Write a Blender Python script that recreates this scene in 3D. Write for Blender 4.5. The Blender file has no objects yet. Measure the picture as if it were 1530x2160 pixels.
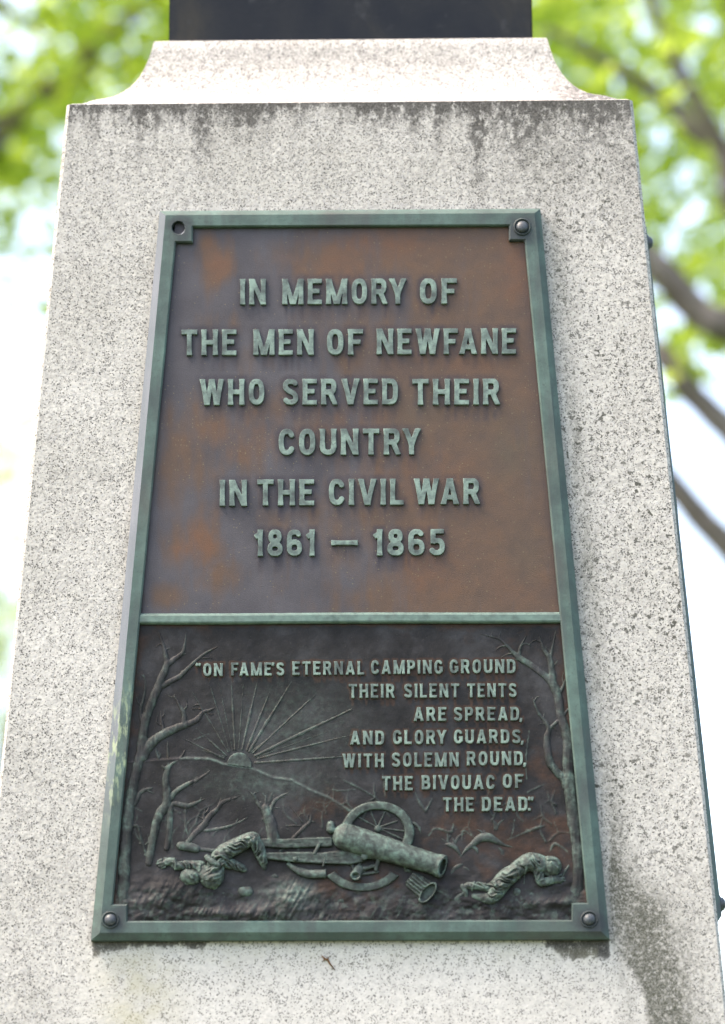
import bpy, bmesh, math, random
import numpy as np
from mathutils import Vector, Matrix, noise as mnoise

random.seed(7)
RNG = np.random.default_rng(7)
SC = bpy.context.scene
COL = SC.collection
R = math.radians

# ------------------------------------------------------------------ camera
PW_, PH_ = 1530.0, 2160.0           # photograph's pixels, used to read sizes off it
FPX = 7143.0
DIST, PITCH = 4.0, R(15)
TGT = np.array([.0146, -.42, 1.6 + DIST * math.sin(PITCH)])
CAM = np.array([.06, -.42 - DIST * math.cos(PITCH), 1.6])
_f = TGT - CAM; _f /= np.linalg.norm(_f)
_r = np.cross(_f, [0, 0, 1]); _r /= np.linalg.norm(_r); _u = np.cross(_r, _f)
ROLL = .004
CR = _r * math.cos(ROLL) - _u * math.sin(ROLL)
CU = _u * math.cos(ROLL) + _r * math.sin(ROLL)
cd = bpy.data.cameras.new('camera'); cam = bpy.data.objects.new('camera', cd); COL.objects.link(cam)
M = Matrix.Identity(4)
for i in range(3):
    M[i][0], M[i][1], M[i][2], M[i][3] = CR[i], CU[i], -_f[i], CAM[i]
cam.matrix_world = M
cd.sensor_fit = 'VERTICAL'; cd.sensor_height = 36; cd.sensor_width = 25.5
cd.lens = FPX / PH_ * 36
cd.clip_start = .05; cd.clip_end = 2000
cd.dof.use_dof = True; cd.dof.focus_distance = DIST - .01; cd.dof.aperture_fstop = 3.0; cd.dof.aperture_blades = 0
SC.camera = cam

# ------------------------------------------------------------------ sky, sun, exposure
SUN_EL, SUN_AZ = R(61), R(-99)      # azimuth clockwise from +Y
w = bpy.data.worlds.new('World'); SC.world = w; w.use_nodes = True
nt = w.node_tree; nt.nodes.clear()
sky = nt.nodes.new('ShaderNodeTexSky'); sky.sky_type = 'NISHITA'; sky.sun_disc = False
sky.sun_elevation = SUN_EL; sky.sun_rotation = SUN_AZ
sky.air_density = 1.0; sky.dust_density = 4.0; sky.ozone_density = 1.0
bg = nt.nodes.new('ShaderNodeBackground'); bg.inputs['Strength'].default_value = .15
wo = nt.nodes.new('ShaderNodeOutputWorld')
nt.links.new(sky.outputs[0], bg.inputs[0]); nt.links.new(bg.outputs[0], wo.inputs[0])
sd = bpy.data.lights.new('sun', 'SUN'); sd.energy = .8; sd.angle = R(18); sd.color = (1, .98, .95)
sun = bpy.data.objects.new('sun', sd); COL.objects.link(sun)
sdir = Vector((math.sin(SUN_AZ) * math.cos(SUN_EL), math.cos(SUN_AZ) * math.cos(SUN_EL), math.sin(SUN_EL)))
sun.location = sdir * 30
sun.rotation_euler = (-sdir).to_track_quat('-Z', 'Y').to_euler()
SC.view_settings.view_transform = 'Standard'; SC.view_settings.look = 'None'
SC.view_settings.exposure = 2.45; SC.view_settings.gamma = 1
SC.view_settings.use_white_balance = True
SC.view_settings.white_balance_temperature = 7450
SC.view_settings.white_balance_tint = 13
SC.cycles.max_bounces = 6
SC.cycles.sample_clamp_indirect = 8

# ------------------------------------------------------------------ front face frame
BETA = R(4.0)
FO = np.array([0., TGT[1], TGT[2]])
FU = np.array([1., 0, 0]); FV = np.array([0, math.sin(BETA), math.cos(BETA)]); FN = np.array([0, -math.cos(BETA), math.sin(BETA)])
MM = .00056                          # metres per photo pixel on the front face
VB = -.5140                          # bottom of the plaque on the front face

def ray(x, y):
    x = np.asarray(x, float)[..., None]; y = np.asarray(y, float)[..., None]
    return _f + CR * ((x - PW_ / 2) / FPX) - CU * ((y - PH_ / 2) / FPX)

def P(x, y, h=0.):
    """photo point -> (u, v) on the front plane raised by h"""
    d = ray(x, y); h = np.asarray(h, float)
    t = (((FO - CAM) @ FN) + h) / (d @ FN)
    q = CAM + d * t[..., None] - FO
    return q @ FU, q @ FV

def PXY(u, v, h=0.):
    p = FO + np.asarray(u)[..., None] * FU + np.asarray(v)[..., None] * FV + FN * h - CAM
    z = p @ _f
    return PW_ / 2 + FPX * (p @ CR) / z, PH_ / 2 - FPX * (p @ CU) / z

def AT(x, y, depth):
    return CAM + ray(x, y) * depth

# ------------------------------------------------------------------ small helpers
def link(o, parent=None):
    COL.objects.link(o)
    if parent: o.parent = parent
    return o

def empty(name, loc=(0, 0, 0), parent=None):
    o = bpy.data.objects.new(name, None); o.empty_display_size = .1
    o.location = loc
    return link(o, parent)

def tag(o, label=None, cat=None, group=None, kind=None):
    if label: o['label'] = label
    if cat: o['category'] = cat
    if group: o['group'] = group
    if kind: o['kind'] = kind
    return o

def mesh_np(name, verts, faces, mat, parent=None, smooth=True, attrs=None):
    me = bpy.data.meshes.new(name)
    me.from_pydata([tuple(v) for v in np.asarray(verts, float).tolist()], [], [tuple(f) for f in (faces.tolist() if hasattr(faces, 'tolist') else faces)])
    if smooth: me.shade_smooth()
    for k, a in (attrs or {}).items():
        at = me.attributes.new(k, 'FLOAT', 'POINT'); at.data.foreach_set('value', np.asarray(a, np.float32).ravel())
    me.materials.append(mat); me.update()
    return link(bpy.data.objects.new(name, me), parent)

def bm_obj(name, bm, mat, parent=None, smooth=False):
    me = bpy.data.meshes.new(name); bm.to_mesh(me); bm.free()
    if smooth: me.shade_smooth()
    me.materials.append(mat)
    return link(bpy.data.objects.new(name, me), parent)

def sstep(a, b, x):
    t = np.clip((x - a) / (b - a), 0, 1); return t * t * (3 - 2 * t)

_tab = RNG.random((256, 256))
def vnoise(x, y, s=0):
    x = np.asarray(x, float) + 37.7 * s; y = np.asarray(y, float) + 91.3 * s
    xi = np.floor(x).astype(int); yi = np.floor(y).astype(int); fx = x - xi; fy = y - yi
    fx = fx * fx * (3 - 2 * fx); fy = fy * fy * (3 - 2 * fy)
    g = lambda a, b: _tab[(xi + a) & 255, (yi + b) & 255]
    return (g(0, 0) * (1 - fx) + g(1, 0) * fx) * (1 - fy) + (g(0, 1) * (1 - fx) + g(1, 1) * fx) * fy
def fbm(x, y, s=0, o=4):
    a = .5; t = 0; n = 0
    for i in range(o):
        t = t + a * vnoise(x * 2 ** i, y * 2 ** i, s + i * 3); n += a; a *= .5
    return t / n

# ------------------------------------------------------------------ materials
class NT:
    def __init__(s, name):
        s.m = bpy.data.materials.new(name); s.m.use_nodes = True; s.t = s.m.node_tree; s.t.nodes.clear()
        s.out = s.n('ShaderNodeOutputMaterial'); s.b = s.n('ShaderNodeBsdfPrincipled')
        s.t.links.new(s.b.outputs[0], s.out.inputs[0])
    def n(s, t, **k):
        x = s.t.nodes.new(t)
        for a, b in k.items(): setattr(x, a, b)
        return x
    def put(s, sock, v):
        if hasattr(v, 'is_output'): s.t.links.new(v, sock)
        elif isinstance(v, (tuple, list)) and len(v) == 3 and len(getattr(sock, 'default_value', (0,) * 3)) == 4: sock.default_value = (*v, 1)
        else: sock.default_value = v
    def co(s, scale=(1, 1, 1)):
        c = s.n('ShaderNodeTexCoord').outputs['Object']
        if scale == (1, 1, 1): return c
        m = s.n('ShaderNodeMapping'); m.inputs['Scale'].default_value = scale; s.put(m.inputs[0], c); return m.outputs[0]
    def noise(s, vec, scale, detail=3, rough=.5, dist=0):
        x = s.n('ShaderNodeTexNoise'); s.put(x.inputs['Vector'], vec)
        x.inputs['Scale'].default_value = scale; x.inputs['Detail'].default_value = detail; x.inputs['Roughness'].default_value = rough; x.inputs['Distortion'].default_value = dist
        return x.outputs[0]
    def vor(s, vec, scale, out='Color'):
        x = s.n('ShaderNodeTexVoronoi'); s.put(x.inputs['Vector'], vec); x.inputs['Scale'].default_value = scale
        return x.outputs[out]
    def ramp(s, v, *stops):
        x = s.n('ShaderNodeValToRGB'); e = x.color_ramp.elements
        while len(e) < len(stops): e.new(.5)
        for k, (p, c) in zip(e, stops): k.position = p; k.color = (*c, 1) if isinstance(c, tuple) else (c, c, c, 1)
        s.put(x.inputs[0], v); return x.outputs[0]
    def math(s, op, a, b=0., c=0., clamp=False):
        x = s.n('ShaderNodeMath', operation=op, use_clamp=clamp)
        s.put(x.inputs[0], a); s.put(x.inputs[1], b); s.put(x.inputs[2], c); return x.outputs[0]
    def mr(s, v, a, b, c=0., d=1.):
        x = s.n('ShaderNodeMapRange'); s.put(x.inputs[0], v)
        for i, q in zip((1, 2, 3, 4), (a, b, c, d)): s.put(x.inputs[i], q)
        return x.outputs[0]
    def mix(s, f, a, b, mode='MIX'):
        x = s.n('ShaderNodeMix', data_type='RGBA', blend_type=mode); x.clamp_factor = True
        s.put(x.inputs[0], f); s.put(x.inputs[6], a); s.put(x.inputs[7], b); return x.outputs[2]
    def attr(s, name):
        return s.n('ShaderNodeAttribute', attribute_name=name).outputs['Fac']
    def bump(s, h, dist, strength=1.):
        x = s.n('ShaderNodeBump'); s.put(x.inputs['Height'], h); x.inputs['Distance'].default_value = dist; x.inputs['Strength'].default_value = strength
        s.put(s.b.inputs['Normal'], x.outputs[0])
    def done(s, col, rough=.6, metal=0., spec=.4, tone=1.):
        if tone != 1: col = s.mix(1, col, (tone, tone, tone), 'MULTIPLY'); spec *= tone
        s.put(s.b.inputs['Base Color'], col); s.put(s.b.inputs['Roughness'], rough); s.put(s.b.inputs['Metallic'], metal)
        s.put(s.b.inputs['Specular IOR Level'], spec); return s.m

def mat_granite():
    g = NT('granite'); c = g.co()
    warp = g.n('ShaderNodeVectorMath', operation='ADD'); g.put(warp.inputs[0], c)
    wn = g.n('ShaderNodeTexNoise'); g.put(wn.inputs['Vector'], c); wn.inputs['Scale'].default_value = 500
    sc = g.n('ShaderNodeVectorMath', operation='SCALE'); g.put(sc.inputs[0], wn.outputs['Color']); sc.inputs['Scale'].default_value = .0014
    g.put(warp.inputs[1], sc.outputs[0]); cw = warp.outputs[0]
    dirt_tone, wash, moss, lich = g.attr('dirt_tone'), g.attr('wash'), g.attr('moss'), g.attr('lichen')
    # feldspar and quartz grains
    cell = g.n('ShaderNodeSeparateColor'); g.put(cell.inputs[0], g.vor(cw, 400))
    base = g.ramp(cell.outputs[0], (0, (.49, .48, .455)), (.35, (.60, .588, .555)), (.7, (.67, .655, .615)), (1, (.57, .565, .555)))
    base = g.mix(1, base, g.ramp(g.noise(c, 210, 3, .6), (.34, (.78, .78, .785)), (.52, (1.0, 1.0, 1.0)), (.7, (1.06, 1.06, 1.05))), 'MULTIPLY')
    base = g.mix(g.math('MULTIPLY', wash, .42), base, (.80, .785, .75))
    base = g.mix(1, base, g.ramp(cell.outputs[2], (0, .93), (1, 1.05)), 'MULTIPLY')
    cell2 = g.n('ShaderNodeSeparateColor'); g.put(cell2.inputs[0], g.vor(cw, 700))
    clump = g.noise(c, 90, 3, .6)
    # black mica flecks, gathered in clumps
    th = g.mr(clump, .33, .7, .985, .62)
    th = g.math('SUBTRACT', th, g.math('MULTIPLY', dirt_tone, .22))
    th = g.math('ADD', th, g.math('MULTIPLY', wash, .03))
    fleck = g.math('GREATER_THAN', cell2.outputs[1], th)
    fl_col = g.ramp(cell2.outputs[2], (0, (.07, .07, .068)), (.35, (.19, .188, .18)), (1, (.38, .375, .36)))
    col = g.mix(fleck, base, fl_col)
    col = g.mix(1, col, g.ramp(g.noise(c, 9, 4, .55), (.3, (.9, .89, .87)), (.7, (1.05, 1.04, 1.03))), 'MULTIPLY')
    # black algae, washed stone, moss, lichen spots
    br = g.noise(g.co((1, 1, .6)), 120, 6, .72)
    sm = g.math('MULTIPLY', dirt_tone, g.mr(br, .40, .57, .12, 1.2), clamp=True)
    col = g.mix(g.math('MULTIPLY', sm, .82), col, (.055, .052, .048))
    col = g.mix(g.math('MULTIPLY', wash, .10), col, (.80, .785, .75))
    mo = g.math('MULTIPLY', moss, g.mr(g.noise(c, 170, 6, .78), .38, .56, .22, 1.15), clamp=True)
    mo = g.math('MULTIPLY', mo, g.mr(cell2.outputs[2], 0, 1, .62, 1.08))
    col = g.mix(g.math('MULTIPLY', mo, .96), col, (.088, .091, .070))
    spots = g.mr(g.noise(c, 165, 2, .5), .60, .66, 0, 1)
    col = g.mix(g.math('MULTIPLY', g.math('MULTIPLY', spots, lich, clamp=True), .9), col, (.06, .062, .05))
    yel = g.attr('yellow')
    col = g.mix(g.math('MULTIPLY', g.math('MULTIPLY', yel, g.mr(g.noise(c, 40, 4), .35, .6, .2, 1)), .5), col, (.50, .47, .30))
    g.bump(g.math('ADD', cell.outputs[1], g.math('MULTIPLY', g.noise(c, 260, 3), 1.2)), .0007, .6)
    return g.done(col, .82, 0, .25, .70)

def mat_bronze_frame(name='green_bronze'):
    g = NT(name); c = g.co()
    n1 = g.noise(c, 22, 5, .6); n2 = g.noise(g.co((1, .16, 1)), 60, 4, .6); n3 = g.noise(c, 260, 3, .6)
    col = g.ramp(n1, (.3, (.040, .074, .065)), (.5, (.070, .124, .108)), (.72, (.118, .205, .178)))
    col = g.mix(g.mr(n2, .45, .68, 0, .55), col, (.055, .066, .070))
    col = g.mix(g.mr(n3, .58, .7, 0, .5), col, (.05, .07, .065))
    col = g.mix(g.mr(g.noise(c, 7, 3), .55, .75, 0, .45), col, (.105, .088, .075))
    for bx in GRIME:
        dn = g.n('ShaderNodeVectorMath', operation='DISTANCE'); g.put(dn.inputs[0], c); dn.inputs[1].default_value = bx
        gm = g.math('ADD', dn.outputs['Value'], g.mr(n1, .3, .7, -.008, .008))
        col = g.mix(g.mr(gm, .010, .026, .75, 0), col, (.030, .034, .042))
    tp = g.attr('pale')
    col = g.mix(g.math('MULTIPLY', tp, g.mr(g.noise(c, 120, 4), .3, .6, .3, 1), clamp=True), col, (.19, .31, .265))
    col = g.mix(g.attr('left_sheen'), col, g.ramp(n2, (.3, (.145, .17, .205)), (.7, (.215, .24, .285))))  # pale sky sheen painted into the left bevel's colour
    gu = g.attr('guano')
    col = g.mix(g.math('MULTIPLY', gu, g.mr(g.noise(g.co((1, .3, 1)), 140, 4, .7), .5, .6, 0, .8), clamp=True), col, (.45, .55, .33))
    g.bump(g.noise(c, 420, 4, .6), .0005, .5)
    return g.done(col, g.mr(n1, .3, .7, .5, .68), .0, .5, .66)

def mat_letters():
    g = NT('letter_patina'); c = g.co()
    n1 = g.noise(c, 55, 5, .62); n3 = g.noise(c, 300, 3, .6)
    col = g.ramp(n1, (.32, (.045, .066, .061)), (.45, (.105, .155, .138)), (.64, (.22, .325, .275)))
    col = g.mix(g.mr(n3, .56, .68, 0, .55), col, (.06, .065, .065))
    g.bump(n3, .0004, .5)
    return g.done(col, .55, 0, .5, .70)

def mat_field():
    g = NT('brown_bronze'); c = g.co()
    rust, halo, green = g.attr('rust'), g.attr('halo'), g.attr('green')
    n = g.noise(c, 45, 5, .6); st = g.noise(g.co((1, .14, 1)), 50, 4, .6); fine = g.noise(c, 700, 3, .6)
    grey = g.ramp(g.noise(c, 14, 4), (.3, (.050, .046, .053)), (.7, (.088, .083, .093)))
    brown = g.ramp(n, (.3, (.088, .056, .038)), (.55, (.108, .065, .042)), (.75, (.128, .072, .043)))
    brown = g.mix(g.math('MULTIPLY', g.attr('orange'), g.mr(n, .3, .62, .3, 1), clamp=True), brown, (.140, .066, .035))
    f = g.math('ADD', rust, g.mr(st, .3, .7, -.26, .26), clamp=True)
    col = g.mix(g.mr(f, .18, .80), grey, brown)
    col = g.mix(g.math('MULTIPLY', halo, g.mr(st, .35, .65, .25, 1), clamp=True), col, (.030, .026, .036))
    col = g.mix(g.math('MULTIPLY', green, g.mr(n, .3, .6, .2, .6), clamp=True), col, (.062, .070, .052))
    col = g.mix(1, col, g.ramp(fine, (.3, .84), (.7, 1.14)), 'MULTIPLY')
    # pale specks, denser where the rust has broken
    vd = g.vor(c, 300, 'Distance'); vc = g.n('ShaderNodeSeparateColor'); g.put(vc.inputs[0], g.vor(c, 300))
    pick = g.math('GREATER_THAN', vc.outputs[0], g.mr(g.attr('speck'), 0, 1, .997, .45))
    sp = g.math('MULTIPLY', pick, g.math('LESS_THAN', vd, .22))
    col = g.mix(g.math('MULTIPLY', sp, .6), col, (.20, .17, .09))
    g.bump(g.math('ADD', fine, g.math('MULTIPLY', n, .8)), .0006, .55)
    return g.done(col, g.mr(n, .3, .7, .42, .60), 0, .38, .70)

def mat_relief():
    g = NT('dark_bronze'); c = g.co()
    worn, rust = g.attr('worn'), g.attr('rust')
    n = g.noise(c, 40, 5, .6); n2 = g.noise(c, 130, 4, .65); fine = g.noise(c, 500, 3, .6)
    dark = g.ramp(g.noise(c, 15, 6, .64, .15), (.38, (.010, .0098, .0100)), (.5, (.0225, .0218, .0228)), (.60, (.044, .0445, .048)), (.72, (.066, .068, .074)))
    rcol = g.ramp(n2, (.3, (.040, .024, .017)), (.7, (.078, .041, .027)))
    f = g.math('ADD', rust, g.mr(n, .35, .65, -.28, .28), clamp=True)
    col = g.mix(g.mr(f, .3, .75, 0, .9), dark, rcol)
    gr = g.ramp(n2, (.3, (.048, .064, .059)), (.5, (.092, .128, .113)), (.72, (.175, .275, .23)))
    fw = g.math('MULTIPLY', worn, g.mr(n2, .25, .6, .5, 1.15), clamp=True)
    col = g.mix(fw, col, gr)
    sp = g.mr(g.noise(c, 800, 2), .70, .74, 0, .45)
    col = g.mix(sp, col, (.22, .22, .19))
    g.bump(g.math('ADD', fine, n2), .0005, .5)
    return g.done(col, g.mr(n, .3, .7, .48, .64), 0, .30, .60)

def mat_bolt():
    g = NT('bolt_bronze'); c = g.co()
    col = g.ramp(g.noise(c, 200, 4, .6), (.3, (.035, .042, .052)), (.6, (.06, .074, .085)), (.8, (.09, .12, .12)))
    return g.done(col, .45, 0, .5, .75)

def mat_block():
    g = NT('dark_statue_bronze'); c = g.co()
    n = g.noise(g.co((1, 1, .5)), 7, 5, .6, .6); n2 = g.noise(c, 40, 4)
    col = g.ramp(n, (.34, (.008, .010, .014)), (.5, (.014, .016, .019)), (.64, (.034, .032, .026)), (.8, (.05, .044, .034)))  # brownish patches stand in for blurred reflections, painted into the colour
    col = g.mix(g.mr(n2, .6, .75, 0, .5), col, (.05, .052, .055))
    g.bump(g.noise(c, 120, 4), .0006, .5)
    return g.done(col, g.mr(n, .3, .7, .3, .5), 0, .22, .75)

def mat_bark():
    g = NT('bark'); c = g.co()
    n = g.noise(g.co((1, 1, .35)), 14, 6, .65)
    col = g.ramp(n, (.3, (.09, .075, .068)), (.6, (.17, .148, .135)), (.8, (.26, .235, .22)))
    g.bump(n, .02, .8)
    return g.done(col, .9, 0, .2)

def mat_leaf(name, a, b, tr):
    g = NT(name)
    rn = g.n('ShaderNodeAttribute', attribute_name='tint').outputs['Fac']
    col = g.ramp(rn, (0, a), (1, b))
    g.done(col, .45, 0, .35)
    tl = g.n('ShaderNodeBsdfTranslucent'); g.put(tl.inputs[0], g.mix(.5, col, tr))
    mx = g.n('ShaderNodeMixShader'); mx.inputs[0].default_value = .6
    g.t.links.new(g.b.outputs[0], mx.inputs[1]); g.t.links.new(tl.outputs[0], mx.inputs[2]); g.t.links.new(mx.outputs[0], g.out.inputs[0])
    return g.m

def mat_grass():
    g = NT('lawn'); c = g.co()
    col = g.ramp(g.noise(c, 3, 6, .7), (.3, (.045, .075, .02)), (.7, (.09, .13, .035)))
    g.bump(g.noise(c, 60, 4), .03)
    return g.done(col, .9, 0, .2)

def mat_twig():
    g = NT('dead_twig'); return g.done(g.ramp(g.noise(g.co(), 300, 2), (.3, (.07, .035, .015)), (.7, (.17, .09, .04))), .8, 0, .2)

GRIME = [(P(np.array(float(x)), np.array(float(y)), .015)[0].item(), P(np.array(float(x)), np.array(float(y)), .015)[1].item() - VB, .015) for x, y in ((1102, 482), (235, 1944), (1242, 1944), (377, 480))]
GRAN, FRAME, LET, FIELD, REL, BOLT, BLOCK, BARK = mat_granite(), mat_bronze_frame(), mat_letters(), mat_field(), mat_relief(), mat_bolt(), mat_block(), mat_bark()

# ------------------------------------------------------------------ ground
gs = 400
mesh_np('ground', [(-gs, -gs, 0), (gs, -gs, 0), (gs, gs, 0), (-gs, gs, 0)], [(0, 1, 2, 3)], mat_grass(), smooth=False)['kind'] = 'structure'

# ------------------------------------------------------------------ pedestal
V_TOP, V_LOW = .5370, -.5124
HW_TOP, HW_LOW = .3490, .4176
SL = (HW_LOW - HW_TOP) / (V_TOP - V_LOW)
HW = lambda v: HW_TOP + SL * (V_TOP - v)
def FW(u, v, n=0.):
    return FO + FU * u + FV * v + FN * n
Z_TOP = FW(0, V_TOP)[2]
Y_AX = FW(0, V_TOP)[1] + HW_TOP           # the pedestal's axis
ped = empty('granite_pedestal', (0, Y_AX, 0))
tag(ped, 'tapering speckled grey granite pedestal carrying the green bronze plaque', 'monument')
PO = np.array([0, Y_AX, 0])

def stains(X, Y):
    """growth and run-off marks on the front face, in photo pixels"""
    z = np.zeros_like(X)
    d = Y - 213 + (X - 739) * .003
    streak = fbm(X / 26, Y / 300, 2, 4); big = fbm(X / 120, Y / 260, 5, 3)
    L = 9 + 70 * np.clip(streak - .25, 0, 1) * (.4 + big)
    dirt_tone = 1.05 * np.exp(-np.clip(d, 0, None) / L) * sstep(.28, .58, big + .10)
    for x0, w0, l0, a in ((430, 26, 75, .75), (330, 40, 40, .5), (1010, 22, 120, .8), (1110, 70, 110, .55), (1265, 75, 55, .9), (560, 30, 45, .4), (860, 40, 50, .35), (1040, 40, 60, .5)):
        dirt_tone = np.maximum(dirt_tone, a * np.exp(-((X - x0) / w0) ** 2) * np.exp(-np.clip(d, 0, None) / l0))
    dirt_tone = np.maximum(dirt_tone, .20 * sstep(900, 1180, X) * sstep(620, 320, Y) * fbm(X / 50, Y / 50, 8))
    dirt_tone = np.maximum(dirt_tone, .07 * sstep(760, 250, Y) * fbm(X / 90, Y / 140, 9) * 1.2)
    dirt_tone = np.maximum(dirt_tone, .55 * np.exp(-np.clip(d, 0, None) / (10 + 16 * big)))
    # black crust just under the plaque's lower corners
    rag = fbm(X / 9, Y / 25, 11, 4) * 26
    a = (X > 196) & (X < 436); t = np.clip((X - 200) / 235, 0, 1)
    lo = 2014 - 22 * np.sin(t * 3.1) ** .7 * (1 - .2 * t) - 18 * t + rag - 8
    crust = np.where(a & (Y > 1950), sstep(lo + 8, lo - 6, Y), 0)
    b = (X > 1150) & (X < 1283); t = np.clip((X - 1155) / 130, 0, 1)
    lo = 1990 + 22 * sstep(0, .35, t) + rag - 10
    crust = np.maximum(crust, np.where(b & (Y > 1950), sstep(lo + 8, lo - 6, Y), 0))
    dirt_tone = np.maximum(dirt_tone * 2.8, crust * 3)
    dirt_tone = np.maximum(dirt_tone, .35 * ((Y > 1950) & (X > 430) & (X < 1160)) * sstep(2000, 1982, Y))  # thin dark strip below the plaque, between the corner crusts
    # copper washed, clean stone below the plaque
    lb = 185 + 16 * (fbm(Y / 60, Y * 0, 4) - .5) - 30 * sstep(1985, 2160, Y)
    rb = 1290 + 78 * sstep(1965, 2120, Y) + 18 * (fbm(Y / 50, Y * 0, 6) - .5)
    wash = sstep(lb - 32, lb + 25, X) * sstep(rb + 8, rb - 26, X) * sstep(1930, 2010, Y) 
    wash = np.maximum(wash, .55 * sstep(225, 120, X) * sstep(1930, 2080, Y) * sstep(60, 150, X))
    wash = wash * (1 - crust) 
    wash = np.maximum(wash, .25 * sstep(.45, .7, fbm(X / 200, Y / 300, 14)))
    # moss track down the right
    cx = 1262 + 105 * sstep(1780, 1990, Y) + 35 * sstep(1990, 2160, Y); wd = 46 + 36 * sstep(1700, 2000, Y)
    moss = np.exp(-((X - cx) / wd) ** 2) * sstep(1450, 1900, Y) * (.75 + 1.0 * fbm(X / 40, Y / 80, 15)) * sstep(rb - 14, rb + 6, X)
    moss = np.maximum(moss, .75 * np.exp(-((X - (1150 + (Y - 440) * .0945 + 18)) / 22) ** 2) * sstep(420, 520, Y) * fbm(X / 18, Y / 60, 16))
    lich = sstep(1060, 1190, X) * (.25 + 1.0 * fbm(X / 90, Y / 120, 17)) * sstep(2050, 1700, Y)
    lich = np.maximum(lich, .4 * fbm(X / 90, Y / 90, 18) * sstep(.5, .65, fbm(X / 150, Y / 150, 19)))
    yel = np.exp(-((X - 290) / 80) ** 2) * sstep(1985, 2030, Y) * .9
    yel = np.maximum(yel, .5 * sstep(1990, 2010, Y) * sstep(2060, 2010, Y) * fbm(X / 60, Y / 30, 20) * (X < 1260) * (X > 200))
    return dict(dirt_tone=np.clip(dirt_tone, 0, 4), wash=np.clip(wash, 0, 1), moss=np.clip(moss, 0, 1.4), lichen=np.clip(lich, 0, 1.2), yellow=np.clip(yel, 0, 1))

def grid_faces(nr, nc, off=0):
    i = np.arange(nr - 1)[:, None] * nc + np.arange(nc - 1)[None, :]
    return (np.stack([i, i + 1, i + nc + 1, i + nc], -1).reshape(-1, 4) + off)

def build_die():
    v0 = -.80
    nv, nu, ch = 420, 260, .004
    vs = np.linspace(v0, V_TOP - ch * .6, nv); s = np.linspace(-1, 1, nu)
    Vg = np.repeat(vs[:, None], nu, 1); Ug = s[None, :] * (HW(vs)[:, None] - ch)
    W = FO + Ug[..., None] * FU + Vg[..., None] * FV
    verts = W.reshape(-1, 3) - PO
    F = [tuple(f) for f in grid_faces(nv, nu).tolist()]
    A = stains(*PXY(Ug, Vg)); n0 = len(verts)
    # the other three faces, the chamfers and the ledge
    extra = []
    def ring(v, k=0.):
        h = HW(v) - k; z = FW(0, v)[2]; c = ch
        pts = [(-h + c, -h), (h - c, -h), (h, -h + c), (h, h - c), (h - c, h), (-h + c, h), (-h, h - c), (-h, -h + c)]
        return [(x, y, z) for x, y in pts]
    r0 = ring(v0); r1 = ring(V_TOP - ch * .6); r2 = [(x * (1 - ch / HW_TOP), y * (1 - ch / HW_TOP), Z_TOP) for x, y, z in ring(V_TOP)]
    extra = r0 + r1 + r2
    b = n0
    for k in range(1, 8):
        F.append((b + k, b + (k + 1) % 8, b + 8 + (k + 1) % 8, b + 8 + k))
    for k in range(8):
        F.append((b + 8 + k, b + 8 + (k + 1) % 8, b + 16 + (k + 1) % 8, b + 16 + k))
    F.append(tuple(b + 16 + k for k in range(8))); F.append(tuple(b + 7 - k for k in range(8)))
    allv = np.vstack([verts, np.array(extra)])
    at = {k: np.concatenate([a.ravel(), np.zeros(24)]) for k, a in A.items()}
    o = mesh_np('die', allv, F, GRAN, ped, smooth=False, attrs=at)
    return FW(0, v0)[2]
Z_DIE = build_die()

# cove moulding: profile read off the left silhouette (the nearer mitre)
def cove_profile():
    pts = []
    yf = FW(0, V_TOP)[1]
    for x, y in ((200, 210.5), (222, 207.5), (240, 203.5), (256, 196), (270, 187), (284, 174.5), (295, 161), (304, 146), (312, 129), (319, 109), (325, 88)):
        d = ray(x, y)
        # x = -(HW_TOP - s), y = yf + s
        # CAM.x + t dx = -HW + s ; CAM.y + t dy = yf + s  -> t (dx - dy) = -HW - yf - CAM.x + CAM.y
        t = (-HW_TOP - yf - CAM[0] + CAM[1]) / (d[0] - d[1])
        p = CAM + t * d
        pts.append((p[1] - yf, p[2] - Z_TOP))
    return pts
CP = cove_profile()
print('COVE', [(round(a, 4), round(b, 4)) for a, b in CP], 'ztop', Z_TOP, 'zdie', Z_DIE)

def sweep_square(name, prof, mat, parent, nseg=1, attrs=None):
    """prof: (half-width, z) pairs swept round a square, mitred; each side its own strip so the mitres stay crisp"""
    V = []; F = []
    for k in range(4):
        ca, sa = [(1, 0), (0, 1), (-1, 0), (0, -1)][k]
        b = len(V)
        for h, z in prof:
            for i in range(nseg + 1):
                x, y = -h + 2 * h * i / nseg, -h
                V.append((x * ca - y * sa, x * sa + y * ca, z))
        for j in range(len(prof) - 1):
            for i in range(nseg):
                a = b + j * (nseg + 1) + i
                F.append((a, a + 1, a + nseg + 2, a + nseg + 1))
    n = len(V); h, z = prof[-1]; V += [(-h, -h, z), (h, -h, z), (h, h, z), (-h, h, z)]; F.append((n, n + 1, n + 2, n + 3))
    o = mesh_np(name, V, F, mat, parent, smooth=True)
    return o
ZC = Z_TOP + CP[-1][1]
cp = [(HW_TOP - .0065, Z_TOP + .0005), (HW_TOP - .012, Z_TOP + .0012)] + [(HW_TOP - max(s, .013), Z_TOP + max(z, .002)) for s, z in CP]
cp += [(cp[-1][0] - .003, cp[-1][1] + .002), (cp[-1][0] - .05, cp[-1][1] + .0022)]
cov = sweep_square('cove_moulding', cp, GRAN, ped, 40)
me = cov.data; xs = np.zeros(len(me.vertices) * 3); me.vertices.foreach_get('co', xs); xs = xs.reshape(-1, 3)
cw = np.zeros(len(xs)); cdt = .5 * sstep(.0, .02, ZC - xs[:, 2]) * 0
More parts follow.
